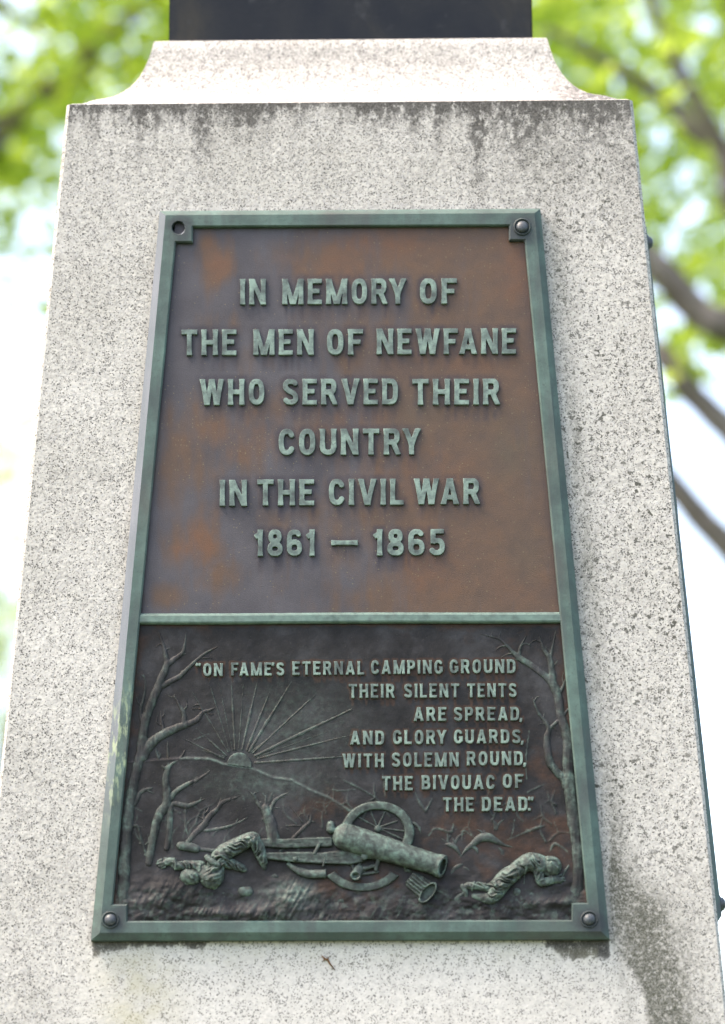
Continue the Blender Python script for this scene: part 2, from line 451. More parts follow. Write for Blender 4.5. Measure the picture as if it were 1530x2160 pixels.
for nm, arr in (('dirt_tone', np.clip(.17 + .9 * sstep(.235, .29, xs[:, 0] + .1 * (xs[:, 2] - Z_TOP)) * sstep(Z_TOP + .085, Z_TOP + .02, xs[:, 2]), 0, 1)), ('wash', cw), ('moss', cw), ('lichen', cw), ('yellow', cw)):  # even dirt, with a darker triangle low at the right end
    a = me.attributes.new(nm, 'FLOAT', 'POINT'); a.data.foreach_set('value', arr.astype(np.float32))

def block_part(name, hw, z0, z1, ch, mat, parent):
    return sweep_square(name, [(hw - ch, z0), (hw, z0 + ch), (hw, z1 - ch), (hw - ch, z1)], mat, parent)
hb = HW(-.80)
for nm, hw, z0, z1 in (('plinth', hb + .10, 1.18, Z_DIE - .002), ('base_block', hb + .26, .62, 1.178), ('step', hb + .62, .31, .618), ('step', hb + .95, -.05, .308)):
    o = block_part(nm, hw, z0, z1, .012, GRAN, ped); o.data.shade_flat()

# dark block above the cove: foot of the bronze statue
bw = 385 * MM * 1.075
dB = AT(354, 40, 1)[0] - CAM[0]
sb = empty('statue_base', (0, Y_AX, ZC + .002))
tag(sb, 'dark bronze block standing on top of the granite cove', 'statue base')
ybk = -(HW_TOP - CP[-1][0] - .0175)
hwb = -ybk
def slab(name, hw, z0, z1, ch, mat, parent):
    bm = bmesh.new(); bmesh.ops.create_cube(bm, size=1)
    for v in bm.verts: v.co = Vector((v.co.x * 2 * hw, v.co.y * 2 * hw, z0 + (v.co.z + .5) * (z1 - z0)))
    bmesh.ops.bevel(bm, geom=list(bm.edges), offset=ch, segments=2, affect='EDGES')
    return bm_obj(name, bm, mat, parent)
slab('plinth_block', hwb, 0, .20, .0025, BLOCK, sb)
slab('upper_plate', hwb - .03, .2005, .26, .006, BLOCK, sb)

# ------------------------------------------------------------------ plaque
plq = empty('bronze_plaque')
pm = Matrix.Identity(4); o0 = FW(0, VB)
for i in range(3): pm[i][0], pm[i][1], pm[i][2], pm[i][3] = FU[i], FV[i], FN[i], o0[i]
plq.matrix_world = pm
tag(plq, 'large tapering memorial plaque with raised lettering on the front of the pedestal', 'plaque')
H_EDGE, H_TOP, H_FLD, H_REL, H_DIV = .0085, .0150, .0085, .0075, .0135

def L3(x, y, h):
    u, v = P(x, y, h); h = np.broadcast_to(np.asarray(h, float), np.shape(u))
    return np.stack([u, v - VB, h], -1)
def l3(x, y, h): return tuple(float(a) for a in L3(np.array(float(x)), np.array(float(y)), h))

# bolt centres in the photo
TLh, TRb, BLb, BRb = (377, 480.5), (1102, 478), (233, 1940), (1243.5, 1939)
OUT = [(337, 445), (1140, 440), (1286, 1980.5), (192, 1983.5)]
BEV = [(349.5, 454), (1128, 449.5), (1268, 1964.5), (211, 1967.5)]
INN = [(371.5, 475.5), (1106.5, 472.5), (1246, 1943.5), (231.5, 1946)]
def lerp(a, b, t): return (a[0] + (b[0] - a[0]) * t, a[1] + (b[1] - a[1]) * t)
def yx(a, b, y): return lerp(a, b, (y - a[1]) / (b[1] - a[1]))[0]
NOTCH = [(371.5 - 3.2, 508), (404, 508), (404, 475.3), (1077, 472.6), (1077, 504), (1109.7, 504),
         (1241.9, 1907.5), (1209, 1907.5), (1209, 1943.6), (266, 1945.9), (266, 1910.5), (235, 1910.5)]
def build_frame():
    bm = bmesh.new()
    def loop(pts, h): return [bm.verts.new(l3(x, y, h)) for x, y in pts]
    def strip(a, b):
        n = len(a)
        for i in range(n): bm.faces.new((a[i], a[(i + 1) % n], b[(i + 1) % n], b[i]))
    base = [bm.verts.new((p[0], p[1], .0005)) for p in (l3(x, y, H_EDGE) for x, y in OUT)]
    lo = loop(OUT, H_EDGE); be = loop(BEV, H_TOP)
    strip(lo, base); strip(be, lo)
    cx, cy = 739, 1210
    inn = loop(NOTCH, H_TOP - .0002)
    # inner chamfer then wall
    n = len(NOTCH); ins = []
    for i, p in enumerate(NOTCH):
        a = Vector(NOTCH[i - 1]); b = Vector(p); c = Vector(NOTCH[(i + 1) % n])
        d1 = (b - a).normalized(); d2 = (c - b).normalized()
        n1 = Vector((d1.y, -d1.x)); n2 = Vector((d2.y, -d2.x))
        m = (n1 + n2); m = m / max(.5, m.dot(n1))
        ins.append((p[0] - m.x * -3.2, p[1] - m.y * -3.2))
    # orientation test: move toward the middle of the panel
    t0 = Vector(ins[0]) - Vector(NOTCH[0])
    if t0.dot(Vector((cx, cy)) - Vector(NOTCH[0])) < 0:
        ins = [(2 * p[0] - q[0], 2 * p[1] - q[1]) for p, q in zip(NOTCH, ins)]
    c1 = loop(ins, H_TOP - .0018); c2 = [bm.verts.new((v.co.x, v.co.y, H_REL - .004)) for v in c1]
    strip(c1, inn); strip(c2, c1)
    # flat face with the empty bolt hole
    hc = [bm.verts.new(l3(TLh[0] + 15 * math.cos(a), TLh[1] + 15 * math.sin(a), H_TOP)) for a in np.linspace(0, 2 * math.pi, 33)[:-1]]
    hd = [bm.verts.new(l3(TLh[0] + 13 * math.cos(a), TLh[1] + 13 * math.sin(a), H_TOP - .002)) for a in np.linspace(0, 2 * math.pi, 33)[:-1]]
    he = [bm.verts.new((v.co.x, v.co.y, -.02)) for v in hd]
    strip(hd, hc); strip(he, hd)
    e = []
    for lp in (be, inn, hc):
        for i in range(len(lp)):
            ed = bm.edges.get((lp[i], lp[(i + 1) % len(lp)])) or bm.edges.new((lp[i], lp[(i + 1) % len(lp)]))
            e.append(ed)
    bmesh.ops.triangle_fill(bm, edges=e, use_beauty=True, normal=(0, 0, 1))
    bmesh.ops.recalc_face_normals(bm, faces=bm.faces)
    bmesh.ops.subdivide_edges(bm, edges=[x for x in bm.edges if x.calc_length() > .25], cuts=14, use_grid_fill=True)
    o = bm_obj('frame', bm, FRAME, plq)
    me = o.data; nv = len(me.vertices); co = np.zeros(nv * 3); me.vertices.foreach_get('co', co); co = co.reshape(-1, 3)
    pale = sstep(.895, .905, co[:, 1]) * .7
    a = me.attributes.new('pale', 'FLOAT', 'POINT'); a.data.foreach_set('value', pale.astype(np.float32))
    gu = (.8 * (co[:, 0] < 0) * sstep(.15, .2, co[:, 1]) * sstep(.30, .25, co[:, 1])).astype(np.float32)
    a = me.attributes.new('guano', 'FLOAT', 'POINT'); a.data.foreach_set('value', gu)
    sheen = sstep(.05, .3, co[:, 1]) * .85; me.attributes.new('left_sheen', 'FLOAT', 'CORNER')  # painted sheen, only on bevel faces turned left
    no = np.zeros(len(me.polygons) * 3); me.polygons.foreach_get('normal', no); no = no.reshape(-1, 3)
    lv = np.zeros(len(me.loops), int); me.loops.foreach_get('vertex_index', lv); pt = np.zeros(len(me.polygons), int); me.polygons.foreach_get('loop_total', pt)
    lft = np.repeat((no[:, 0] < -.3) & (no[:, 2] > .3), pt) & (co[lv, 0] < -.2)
    me.attributes['left_sheen'].data.foreach_set('value', (sheen[lv] * lft).astype(np.float32))
    return o
build_frame()

def build_bar():
    # rounded bar between the two panels
    prof = [(0, H_REL - .001), (0, H_DIV - .003), (2.2, H_DIV - .0008), (5, H_DIV), (17, H_DIV), (20.5, H_DIV - .0012), (23.5, H_DIV - .004), (23.5, H_REL - .001)]
    V = []; F = []; n = 40
    for i in range(n + 1):
        t = i / n
        for dy, h in prof:
            y = 1294 + dy - 3 * t
            xl = yx((371.5, 475.5), (231.5, 1946), y) - 1.5; xr = yx((1106.5, 472.5), (1246, 1943.5), y) + 1.5
            V.append(l3(xl + (xr - xl) * t, y + .5 * math.sin(t * 9), h))
    k = len(prof)
    for i in range(n):
        for j in range(k - 1): a = i * k + j; F.append((a, a + 1, a + k + 1, a + k))
    mesh_np('divider_bar', V, F, FRAME, plq, smooth=False, attrs=dict(pale=np.full(len(V), .55), guano=np.zeros(len(V))))
build_bar()

def build_bolt(c, nm='bolt'):
    rings = [(18.8, -2), (18.8, 1.5), (17.6, 3.4), (16.2, 3.4), (14.4, .4), (13.4, -.6), (12.6, .2), (12.2, 4), (10.4, 7), (6.8, 9.2), (3.4, 10.2), (.01, 10.5)]
    V = []; F = []; n = 32
    for r, h in rings:
        for a in np.linspace(0, 2 * math.pi, n, endpoint=False):
            V.append(l3(c[0] + r * math.cos(a), c[1] + r * .97 * math.sin(a), H_TOP + h * MM))
    def part(i0, i1, name, mat, parent):
        vs = V[i0 * n:(i1 + 1) * n]; fs = [(j * n + i, j * n + (i + 1) % n, (j + 1) * n + (i + 1) % n, (j + 1) * n + i) for j in range(i1 - i0) for i in range(n)]
        return mesh_np(name, vs, [f[::-1] for f in fs], mat, parent, attrs=dict(pale=np.zeros(len(vs)), guano=np.zeros(len(vs))))
    b = part(6, 11, nm, BOLT, plq); part(0, 6, 'ring', FRAME, b)
for c in (TRb, BLb, BRb): build_bolt(c)

_ng = NT('hole_shade'); HOLE = _ng.done((.006, .006, .006), .9, 0, .1)
_V = [l3(TLh[0], TLh[1], .0012)] + [l3(TLh[0] + 14.5 * math.cos(a), TLh[1] + 14.5 * math.sin(a), .0012) for a in np.linspace(0, 2 * math.pi, 25)[:-1]]
mesh_np('hole_shade_disc', _V, [(0, 1 + (i + 1) % 24, 1 + i) for i in range(24)], HOLE, plq, smooth=False)  # black disc inside the empty hole, standing in for its shade
# ------------------------------------------------------------------ lettering
SW = .195
def sell(cx, cy, rx, ry, a0, a1, n=22, e=.78):
    o = []
    for a in np.linspace(R(a0), R(a1), n):
        c, s = math.cos(a), math.sin(a)
        o.append((cx + rx * math.copysign(abs(c) ** e, c), cy + ry * math.copysign(abs(s) ** e, s)))
    return o
h_ = SW / 2
GL = {
    'I': (SW, [[(h_, 0), (h_, 1)]]),
    'N': (.66, [[(h_, 0), (h_, 1)], [(.66 - h_, 0), (.66 - h_, 1)], [(h_ - .01, 1.02), (.66 - h_ + .01, -.02)]]),
    'M': (.84, [[(h_, 0), (h_, 1)], [(.84 - h_, 0), (.84 - h_, 1)], [(h_, 1.02), (.42, -.02)], [(.84 - h_, 1.02), (.42, -.02)]]),
    'E': (.56, [[(h_, 0), (h_, 1)], [(h_, 1 - .09), (.56, 1 - .09)], [(h_, .52), (.47, .52)], [(h_, .09), (.56, .09)]]),
    'F': (.54, [[(h_, 0), (h_, 1)], [(h_, 1 - .09), (.56, 1 - .09)], [(h_, .5), (.47, .5)]]),
    'L': (.52, [[(h_, 0), (h_, 1)], [(h_, .09), (.52, .09)]]),
    'T': (.62, [[(.31, 0), (.31, 1)], [(0, 1 - .09), (.62, 1 - .09)]]),
    'H': (.64, [[(h_, 0), (h_, 1)], [(.64 - h_, 0), (.64 - h_, 1)], [(h_, .5), (.64 - h_, .5)]]),
    'V': (.68, [[(.085, 1.03), (.34, -.03)], [(.595, 1.03), (.34, -.03)]]),
    'A': (.70, [[(.095, -.03), (.35, 1.03)], [(.605, -.03), (.35, 1.03)], [(.2, .27), (.5, .27)]]),
    'W': (.94, [[(.09, 1.03), (.275, -.03)], [(.47, 1.03), (.275, -.03)], [(.47, 1.03), (.665, -.03)], [(.85, 1.03), (.665, -.03)]]),
    'Y': (.66, [[(.33, 0), (.33, .45)], [(.08, 1.03), (.33, .4)], [(.58, 1.03), (.33, .4)]]),
    'O': (.62, [sell(.31, .5, .31 - h_, .5 - h_, 0, 360, 44)]),
    'C': (.60, [sell(.31, .5, .31 - h_, .5 - h_, 28, 332, 40)]),
    'G': (.62, [sell(.31, .5, .31 - h_, .5 - h_, 30, 338, 40), [(.36, .44), (.62, .44)], [(.62 - .08, .44), (.62 - .08, .15)]]),
    'U': (.62, [[(h_, .3), (h_, 1)], [(.62 - h_, .3), (.62 - h_, 1)], sell(.31, .34, .31 - h_, .34 - h_, 180, 360, 22)]),
    'D': (.62, [[(h_, 0), (h_, 1)], [(h_, 1 - .095)] + sell(.3, .5, .32 - h_, .405, 90, -90, 24, .7) + [(h_, .095)]]),
    'P': (.58, [[(h_, 0), (h_, 1)], [(h_, 1 - .09)] + sell(.3, .685, .28 - h_, .225, 90, -90, 18, .75) + [(h_, .46)]]),
    'R': (.64, [[(h_, 0), (h_, 1)], [(h_, 1 - .09)] + sell(.32, .695, .28 - h_, .215, 90, -90, 18, .75) + [(h_, .48)], [(.34, .5), (.56, -.02)]]),
    'B': (.62, [[(h_, 0), (h_, 1)], [(h_, 1 - .09)] + sell(.3, .715, .27 - h_, .195, 90, -90, 16, .75) + [(h_, .52)], [(h_, .52)] + sell(.3, .305, .32 - h_, .215, 90, -90, 16, .75) + [(h_, .09)]]),
    'S': (.60, [sell(.30, .71, .30 - h_, .29 - h_, 22, 90, 8) + sell(.30, .71, .30 - h_, .29 - h_ + .0, 98, 180, 10) + [(.12, .64), (.2, .56), (.3, .51), (.41, .455), (.485, .37)] + sell(.30, .29, .30 - h_, .29 - h_, 0, -158, 20)]),
    '1': (.36, [[(.24, 0), (.24, 1)], [(.03, .72), (.24, .84)]]),
    '8': (.62, [sell(.31, .735, .27 - h_, .265 - h_ + .01, 0, 360, 32, .85), sell(.31, .27, .31 - h_, .27 - h_ + .01, 0, 360, 34, .85)]),
    '6': (.62, [sell(.31, .31, .31 - h_, .31 - h_, 0, 360, 34, .85), sell(.31, .60, .31 - h_, .40 - h_, 35, 180, 20) + [(h_, .32)]]),
    '5': (.60, [[(.06, .91), (.56, .91)], [(.15, .45), (.15, .95)], [(.13, .50)] + sell(.29, .33, .31 - h_, .33 - h_, 110, -155, 26, .85)]),
    '-': (1.0, [[(0, .5), (1, .5)]]),
    '.': (.2, [[(.1, .0), (.1, .19)]]),
    ',': (.2, [[(.12, .0), (.12, .19)], [(.12, .06), (.05, -.12)]]),
    "'": (.16, [[(.1, 1.0), (.1, .87)], [(.1, .9), (.04, .74)]]),
    '<': (.38, [[(.09, .92), (.09, .80)], [(.09, .88), (.15, 1.02)], [(.29, .92), (.29, .80)], [(.29, .88), (.35, 1.02)]]),
    '>': (.38, [[(.1, 1.0), (.1, .87)], [(.1, .9), (.04, .74)], [(.3, 1.0), (.3, .87)], [(.3, .9), (.24, .74)]]),
}
FREE = set(",'<>")
def glyph_field(ch, X, Y):
    """positive inside the letter; cap height is 1"""
    w_, st = GL[ch]
    best = np.full(X.shape, -9.)
    for s in st:
        n = len(s)
        for i in range(n - 1):
            ax, ay = s[i]; bx, by = s[i + 1]; dx, dy = bx - ax, by - ay; L2 = dx * dx + dy * dy
            if L2 < 1e-9: continue
            L = math.sqrt(L2)
            t = ((X - ax) * dx + (Y - ay) * dy) / L2; tc = np.clip(t, 0, 1)
            d = np.hypot(X - ax - tc * dx, Y - ay - tc * dy)
            hw = h_
            if abs(dy) < .2 * abs(dx) and n == 2: hw = .088
            if n == 2 and L > .6: hw = hw * (.93 + .24 * np.clip(np.abs(2 * tc - 1) - .45, 0, 1) ** 1.5 / .41)
            if ch in FREE: hw = .085
            f = hw - d
            if n == 2 or i == 0: f = np.minimum(f, t * L)
            if n == 2 or i == n - 2: f = np.minimum(f, (1 - t) * L)
            if n > 2 and s[0] == s[-1]: f = hw - d
            best = np.maximum(best, f)
    if ch not in FREE: best = np.minimum(best, np.minimum(Y, 1 - Y))
    return best

def contours(F, x0, y0, dx):
    """closed iso-0 loops of a grid by marching squares"""
    ny, nx = F.shape; nxt = {}
    def ep(k):
        j, i, o = k
        if o == 0: a, b = F[j, i], F[j, i + 1]; return (x0 + (i + a / (a - b)) * dx, y0 + j * dx)
        a, b = F[j, i], F[j + 1, i]; return (x0 + i * dx, y0 + (j + a / (a - b)) * dx)
    I = F > 0
    mixed = np.argwhere((I[:-1, :-1].astype(int) + I[1:, :-1] + I[:-1, 1:] + I[1:, 1:]) % 4 != 0)
    for j, i in mixed.tolist():
        c = (I[j, i], I[j, i + 1], I[j + 1, i + 1], I[j + 1, i])
        e = ((j, i, 0), (j, i + 1, 1), (j + 1, i, 0), (j, i, 1))
        k = c[0] + 2 * c[1] + 4 * c[2] + 8 * c[3]
        T = {1: [(0, 3)], 2: [(1, 0)], 3: [(1, 3)], 4: [(2, 1)], 5: [(0, 3), (2, 1)], 6: [(2, 0)], 7: [(2, 3)], 8: [(3, 2)], 9: [(0, 2)], 10: [(1, 0), (3, 2)], 11: [(1, 2)], 12: [(3, 1)], 13: [(0, 1)], 14: [(3, 0)]}[k]
        for a, b in T: nxt[e[a]] = e[b]
    loops = []
    while nxt:
        s, v = nxt.popitem(); lp = [s]
        while v != s:
            lp.append(v); v = nxt.pop(v, s)
        pts = [ep(k) for k in lp]
        if len(pts) > 5: loops.append(pts)
    return loops

def simplify(pts, tol=.004):
    out = list(pts); ch = True
    while ch and len(out) > 6:
        ch = False; k = []
        n = len(out); skip = False
        for i in range(n):
            if skip: skip = False; k.append(out[i]); continue
            a, b, c = out[i - 1], out[i], out[(i + 1) % n]
            ar = abs((b[0] - a[0]) * (c[1] - a[1]) - (b[1] - a[1]) * (c[0] - a[0])); L = math.hypot(c[0] - a[0], c[1] - a[1])
            if ar / max(L, 1e-6) < tol and L < .5: ch = True; skip = True
            else: k.append(b)
        out = k
    return out

_gc = {}
def glyph_loops(ch):
    if ch not in _gc:
        dx = .0155; w_ = GL[ch][0]
        xs = np.arange(-.05, w_ + .05, dx) + .0031; ys = np.arange(-.18, 1.06, dx) + .0017
        X, Y = np.meshgrid(xs, ys); F = glyph_field(ch, X, Y); F[np.abs(F) < 1e-6] = 1e-6
        F[0, :] = F[-1, :] = F[:, 0] = F[:, -1] = -.05
        _gc[ch] = [simplify(l) for l in contours(F, xs[0], ys[0], dx)]
    return _gc[ch]

PLACED = {0: [], 1: []}
def text_line(words_, h_top, group, label, gap=.17, relief=.0030):
    """words_: (text, x0, x1, top y at x0, bottom y at x0)"""
    cu = bpy.data.curves.new('t', 'CURVE'); cu.dimensions = '2D'; cu.fill_mode = 'BOTH'
    bev = .00035
    cu.extrude = relief / 2; cu.bevel_depth = bev; cu.bevel_resolution = 1; cu.offset = -bev
    for t, x0, x1, yt, yb in words_:
        tw = sum(GL[c][0] for c in t); adv = []
        gaps = [(-.02 if c in '.' and t[i + 1:i + 2] == '>' else (.02 if t[i + 1:i + 2] and t[i + 1] in ",.'" else gap) - (.09 if c + t[i + 1:i + 2] in ('FA', 'AY', 'WA', 'AV', 'VA', 'LT', 'RY') else 0)) for i, c in enumerate(t[:-1])]
        if '>' in t: gaps[-1] = -.19
        tot = tw + sum(gaps); sx = (x1 - x0) / tot; pen = 0
        for i, c in enumerate(t):
            gw = GL[c][0]
            gx0 = x0 + pen * sx
            dy = -.004 * (gx0 - x0); top, bot = yt + dy, yb + dy
            PLACED[group].append((c, gx0, sx, top, bot))
            for lp in glyph_loops(c):
                a = np.array(lp); px = gx0 + a[:, 0] * sx; py = bot + (top - bot) * a[:, 1] - .004 * a[:, 0] * sx
                u, v = P(px, py, h_top)
                sp = cu.splines.new('POLY'); sp.points.add(len(lp) - 1); sp.use_cyclic_u = True
                sp.points.foreach_set('co', np.stack([u, v - VB, u * 0, u * 0 + 1], -1).ravel())
            pen += gw + (gaps[i] if i < len(gaps) else 0)
    ob = bpy.data.objects.new('t', cu); COL.objects.link(ob)
    dg = bpy.context.evaluated_depsgraph_get(); me = bpy.data.meshes.new_from_object(ob.evaluated_get(dg))
    COL.objects.unlink(ob); bpy.data.objects.remove(ob); me.materials.clear(); me.materials.append(LET)
    me.name = 'inscription_line'
    o = bpy.data.objects.new('inscription_line', me); o.location = (0, 0, h_top - relief / 2 - bev)
    link(o, plq); o['label'] = label
    return o

UP = [
    ([('IN', 507, 561, 588, 642), ('MEMORY', 596, 857, 588, 641.5), ('OF', 886, 963, 587, 640.5)], 'raised line reading IN MEMORY OF'),
    ([('THE', 383, 499, 695, 749), ('MEN', 535, 662, 694.5, 748.5), ('OF', 690, 765, 694, 748), ('NEWFANE', 795, 1089, 693, 747)], 'raised line reading THE MEN OF NEWFANE'),
    ([('WHO', 422, 558, 799.5, 854), ('SERVED', 597, 840, 799, 853.5), ('THEIR', 870, 1055, 799, 853.5)], 'raised line reading WHO SERVED THEIR'),
    ([('COUNTRY', 588, 887, 904.5, 959.5)], 'raised line reading COUNTRY'),
    ([('IN', 464, 521, 1012, 1067), ('THE', 543, 663, 1011, 1066), ('CIVIL', 694, 852, 1010, 1065), ('WAR', 874, 1013, 1009, 1063.5)], 'raised line reading IN THE CIVIL WAR'),
    ([('1861', 537, 665, 1117, 1172.5), ('-', 699, 755, 1117, 1172), ('1865', 788, 939, 1116, 1171.5)], 'raised line reading 1861 - 1865'),
]
for ws, lb in UP: text_line(ws, H_FLD + .0036, 0, lb, relief=.0032)
LO = [
    ([('<ON', 413, 470, 1399, 1426), ("FAME'S", 488, 600, 1397.5, 1425), ('ETERNAL', 617, 769, 1395, 1423.5), ('CAMPING', 783, 934, 1392.5, 1421.5), ('GROUND', 949, 1088, 1391, 1420)], "raised verse line ON FAME'S ETERNAL CAMPING GROUND"),
    ([('THEIR', 736, 833, 1442.5, 1472), ('SILENT', 853, 969, 1442, 1471.5), ('TENTS', 986, 1090, 1441.5, 1470.5)], 'raised verse line THEIR SILENT TENTS'),
    ([('ARE', 873, 942, 1491.5, 1520.5), ('SPREAD,', 958, 1102, 1491.5, 1520)], 'raised verse line ARE SPREAD'),
    ([('AND', 739, 811, 1541.5, 1570.5), ('GLORY', 829, 942, 1540, 1569.5), ('GUARDS,', 958, 1105, 1539, 1568)], 'raised verse line AND GLORY GUARDS'),
    ([('WITH', 723, 810, 1589.5, 1619), ('SOLEMN', 827, 968, 1587.5, 1617.5), ('ROUND,', 985, 1110, 1585, 1614.5)], 'raised verse line WITH SOLEMN ROUND'),
    ([('THE', 806, 871, 1637, 1667), ('BIVOUAC', 890, 1044, 1635, 1665), ('OF', 1061, 1104, 1632.5, 1662)], 'raised verse line THE BIVOUAC OF'),
    ([('THE', 935, 1000, 1682, 1711.5), ('DEAD.>', 1017, 1126, 1681, 1710.5)], 'raised verse line THE DEAD'),
]
for ws, lb in LO: text_line(ws, H_REL + .0030, 1, lb, gap=.20, relief=.0030)

def halo(X, Y, group, shift=(0, 0), reach=.5):
    out = np.zeros_like(X)
    for c, x0, sx, top, bot in PLACED[group]:
        hgt = bot - top; m = reach * hgt
        sel = (X > x0 - m) & (X < x0 + GL[c][0] * sx + m) & (Y > top - m) & (Y < bot + m * 1.6)
        if not sel.any(): continue
        gx = (X[sel] - shift[0] - x0) / sx; gy = (bot + shift[1] - Y[sel]) / hgt
        f = glyph_field(c, gx, np.clip(gy, -9, 9))
        # run-off below the letter
        dr = np.zeros_like(gx)
        for q in (.15, .3, .45, .6): dr = np.maximum(dr, (1 - q) * sstep(-.12, .06, glyph_field(c, gx, np.clip(gy + q, -9, 9))))
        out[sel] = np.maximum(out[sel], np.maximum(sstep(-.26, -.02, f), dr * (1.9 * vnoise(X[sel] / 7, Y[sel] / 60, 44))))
    return out

# ------------------------------------------------------------------ upper panel
def panel_grid(y0, y1, step, hfun, name, mat, attrf, pad=2.0):
    ny = int((y1 - y0) / step) + 1; nx = int(1000 / step)
    ys = np.linspace(y0, y1, ny); t = np.linspace(0, 1, nx)
    xl = np.array([yx((371.5, 475.5), (231.5, 1946), y) - pad for y in ys]); xr = np.array([yx((1106.5, 472.5), (1246, 1943.5), y) + pad for y in ys])
    X = xl[:, None] + (xr - xl)[:, None] * t[None, :]; Y = np.repeat(ys[:, None], nx, 1)
    Hh = hfun(X, Y); p = L3(X, Y, Hh)
    f = grid_faces(ny, nx)[:, ::-1]
    return mesh_np(name, p.reshape(-1, 3), f, mat, plq, attrs=attrf(X, Y))

def up_h(X, Y): return H_FLD + .00025 * (fbm(X / 20, Y / 20, 31) - .5)
def blob(X, Y, cx, cy, rx, ry): return np.exp(-(((X - cx) / rx) ** 2 + ((Y - cy) / ry) ** 2))
def up_a(X, Y):
    n = fbm(X / 70, Y / 150, 41, 5); n2 = fbm(X / 28, Y / 50, 42, 4)
    r = .95 * sstep(520, 930, X + 190 * (n - .5)) * (1 - .5 * blob(X, Y, 800, 640, 90, 70))
    for cx, cy, rx, ry, a in ((455, 550, 45, 55, .95), (720, 560, 130, 55, .9), (830, 500, 160, 60, .8), (430, 900, 120, 60, .75), (375, 960, 60, 70, .9), (520, 955, 60, 60, .75), (420, 985, 70, 45, .7), (435, 1140, 45, 60, .98), (370, 1150, 40, 40, .85), (470, 1215, 55, 40, .85), (560, 850, 100, 40, .6), (700, 900, 110, 70, .7), (650, 1080, 100, 40, .65), (760, 1250, 120, 40, .85), (345, 1260, 40, 25, .8), (530, 760, 50, 30, .5), (480, 690, 40, 40, .35)):
        r = np.maximum(r, a * blob(X, Y, cx, cy, rx, ry) ** .7 * (.55 + .75 * n2))
    r = r * (1 - .8 * blob(X, Y, 640, 1235, 110, 45)) * (1 - .7 * blob(X, Y, 800, 1180, 60, 50)) * (1 - .75 * blob(X, Y, 600, 1010, 50, 60))
    r = r + .30 * (n2 - .5) + .15 * (n - .5)
    xl = X - (371.5 - (Y - 475) * .0952); xr = (1106.5 + (Y - 475) * .0949) - X
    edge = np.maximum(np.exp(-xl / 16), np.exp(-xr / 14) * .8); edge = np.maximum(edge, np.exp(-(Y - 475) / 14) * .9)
    ha = np.maximum(halo(X, Y, 0) * .8, edge)  # letter shadows and frame-edge shade painted dark, along with run-off
    ha = np.maximum(ha, .5 * blob(X, Y, 840, 750, 90, 60) * n2 * 1.4)
    gr = .8 * blob(X, Y, 1080, 960, 60, 80) * n2 * 1.6 + .5 * blob(X, Y, 880, 870, 60, 50) + .35 * blob(X, Y, 1110, 1180, 40, 80)
    sp = np.clip(.12 + .9 * blob(X, Y, 700, 900, 300, 70) + .7 * blob(X, Y, 420, 950, 120, 90) + .4 * blob(X, Y, 820, 1100, 200, 90) + .35 * sstep(.5, .7, n), 0, .8) * .55
    og = np.zeros_like(X)
    for cx, cy, rx, ry, a in ((460, 555, 35, 45, .8), (800, 510, 120, 35, .9), (720, 565, 70, 40, .6), (1090, 560, 35, 80, .9), (900, 1190, 60, 70, .9), (880, 1010, 200, 60, .5), (430, 1140, 45, 60, .9), (380, 1160, 40, 30, .7), (1100, 1240, 60, 40, .5), (980, 780, 100, 60, .4), (540, 920, 120, 60, .5), (760, 880, 160, 50, .5), (600, 560, 60, 30, .4)):
        og = np.maximum(og, a * blob(X, Y, cx, cy, rx, ry) * (.5 + n2))
    return dict(orange=np.clip(og, 0, 1), rust=np.clip(r, 0, 1.2), halo=np.clip(ha, 0, 1), green=np.clip(gr, 0, 1), speck=sp)
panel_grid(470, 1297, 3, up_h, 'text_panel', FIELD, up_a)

# ------------------------------------------------------------------ lower relief panel
def seg(X, Y, a, b):
    dx, dy = b[0] - a[0], b[1] - a[1]; L2 = dx * dx + dy * dy + 1e-9
    t = np.clip(((X - a[0]) * dx + (Y - a[1]) * dy) / L2, 0, 1)
    return np.hypot(X - a[0] - t * dx, Y - a[1] - t * dy), t
def smooth_pts(pts, k=5):
    """Catmull-Rom through (x, y, r[, z]) points"""
    p = np.array([list(q) + [0] * (4 - len(q)) for q in pts], float)
    if len(p) < 3: return p
    e = np.vstack([2 * p[0] - p[1], p, 2 * p[-1] - p[-2]]); out = []
    for i in range(1, len(e) - 2):
        for t in np.linspace(0, 1, k, endpoint=False):
            a, b, c, d = e[i - 1], e[i], e[i + 1], e[i + 2]
            out.append(.5 * (2 * b + (c - a) * t + (2 * a - 5 * b + 4 * c - d) * t * t + (3 * b - a - 3 * c + d) * t ** 3))
    out.append(p[-1]); q = np.array(out); q[:, 2] = np.maximum(q[:, 2], .6); return q
def chain(X, Y, pts, k=.6, sm=True, jit=0.):
    p = smooth_pts(pts) if sm else np.array([list(q) + [0] * (4 - len(q)) for q in pts], float)
    z = np.full(X.shape, -3.)
    for i in range(len(p) - 1):
        rm = max(p[i, 2], p[i + 1, 2]) + 3
        sel = (X > min(p[i, 0], p[i + 1, 0]) - rm) & (X < max(p[i, 0], p[i + 1, 0]) + rm) & (Y > min(p[i, 1], p[i + 1, 1]) - rm) & (Y < max(p[i, 1], p[i + 1, 1]) + rm)
        if not sel.any(): continue
        d, t = seg(X[sel], Y[sel], p[i], p[i + 1]); r = p[i, 2] + (p[i + 1, 2] - p[i, 2]) * t; zo = p[i, 3] + (p[i + 1, 3] - p[i, 3]) * t
        if jit: d = d * (1 + jit * (vnoise(X[sel] / 8, Y[sel] / 11, 73) - .5))
        q = np.where(d < r, zo + k * np.sqrt(np.clip(r * r - d * d, 0, None)), -np.minimum(3, d - r))
        z[sel] = np.maximum(z[sel], q)
    return z
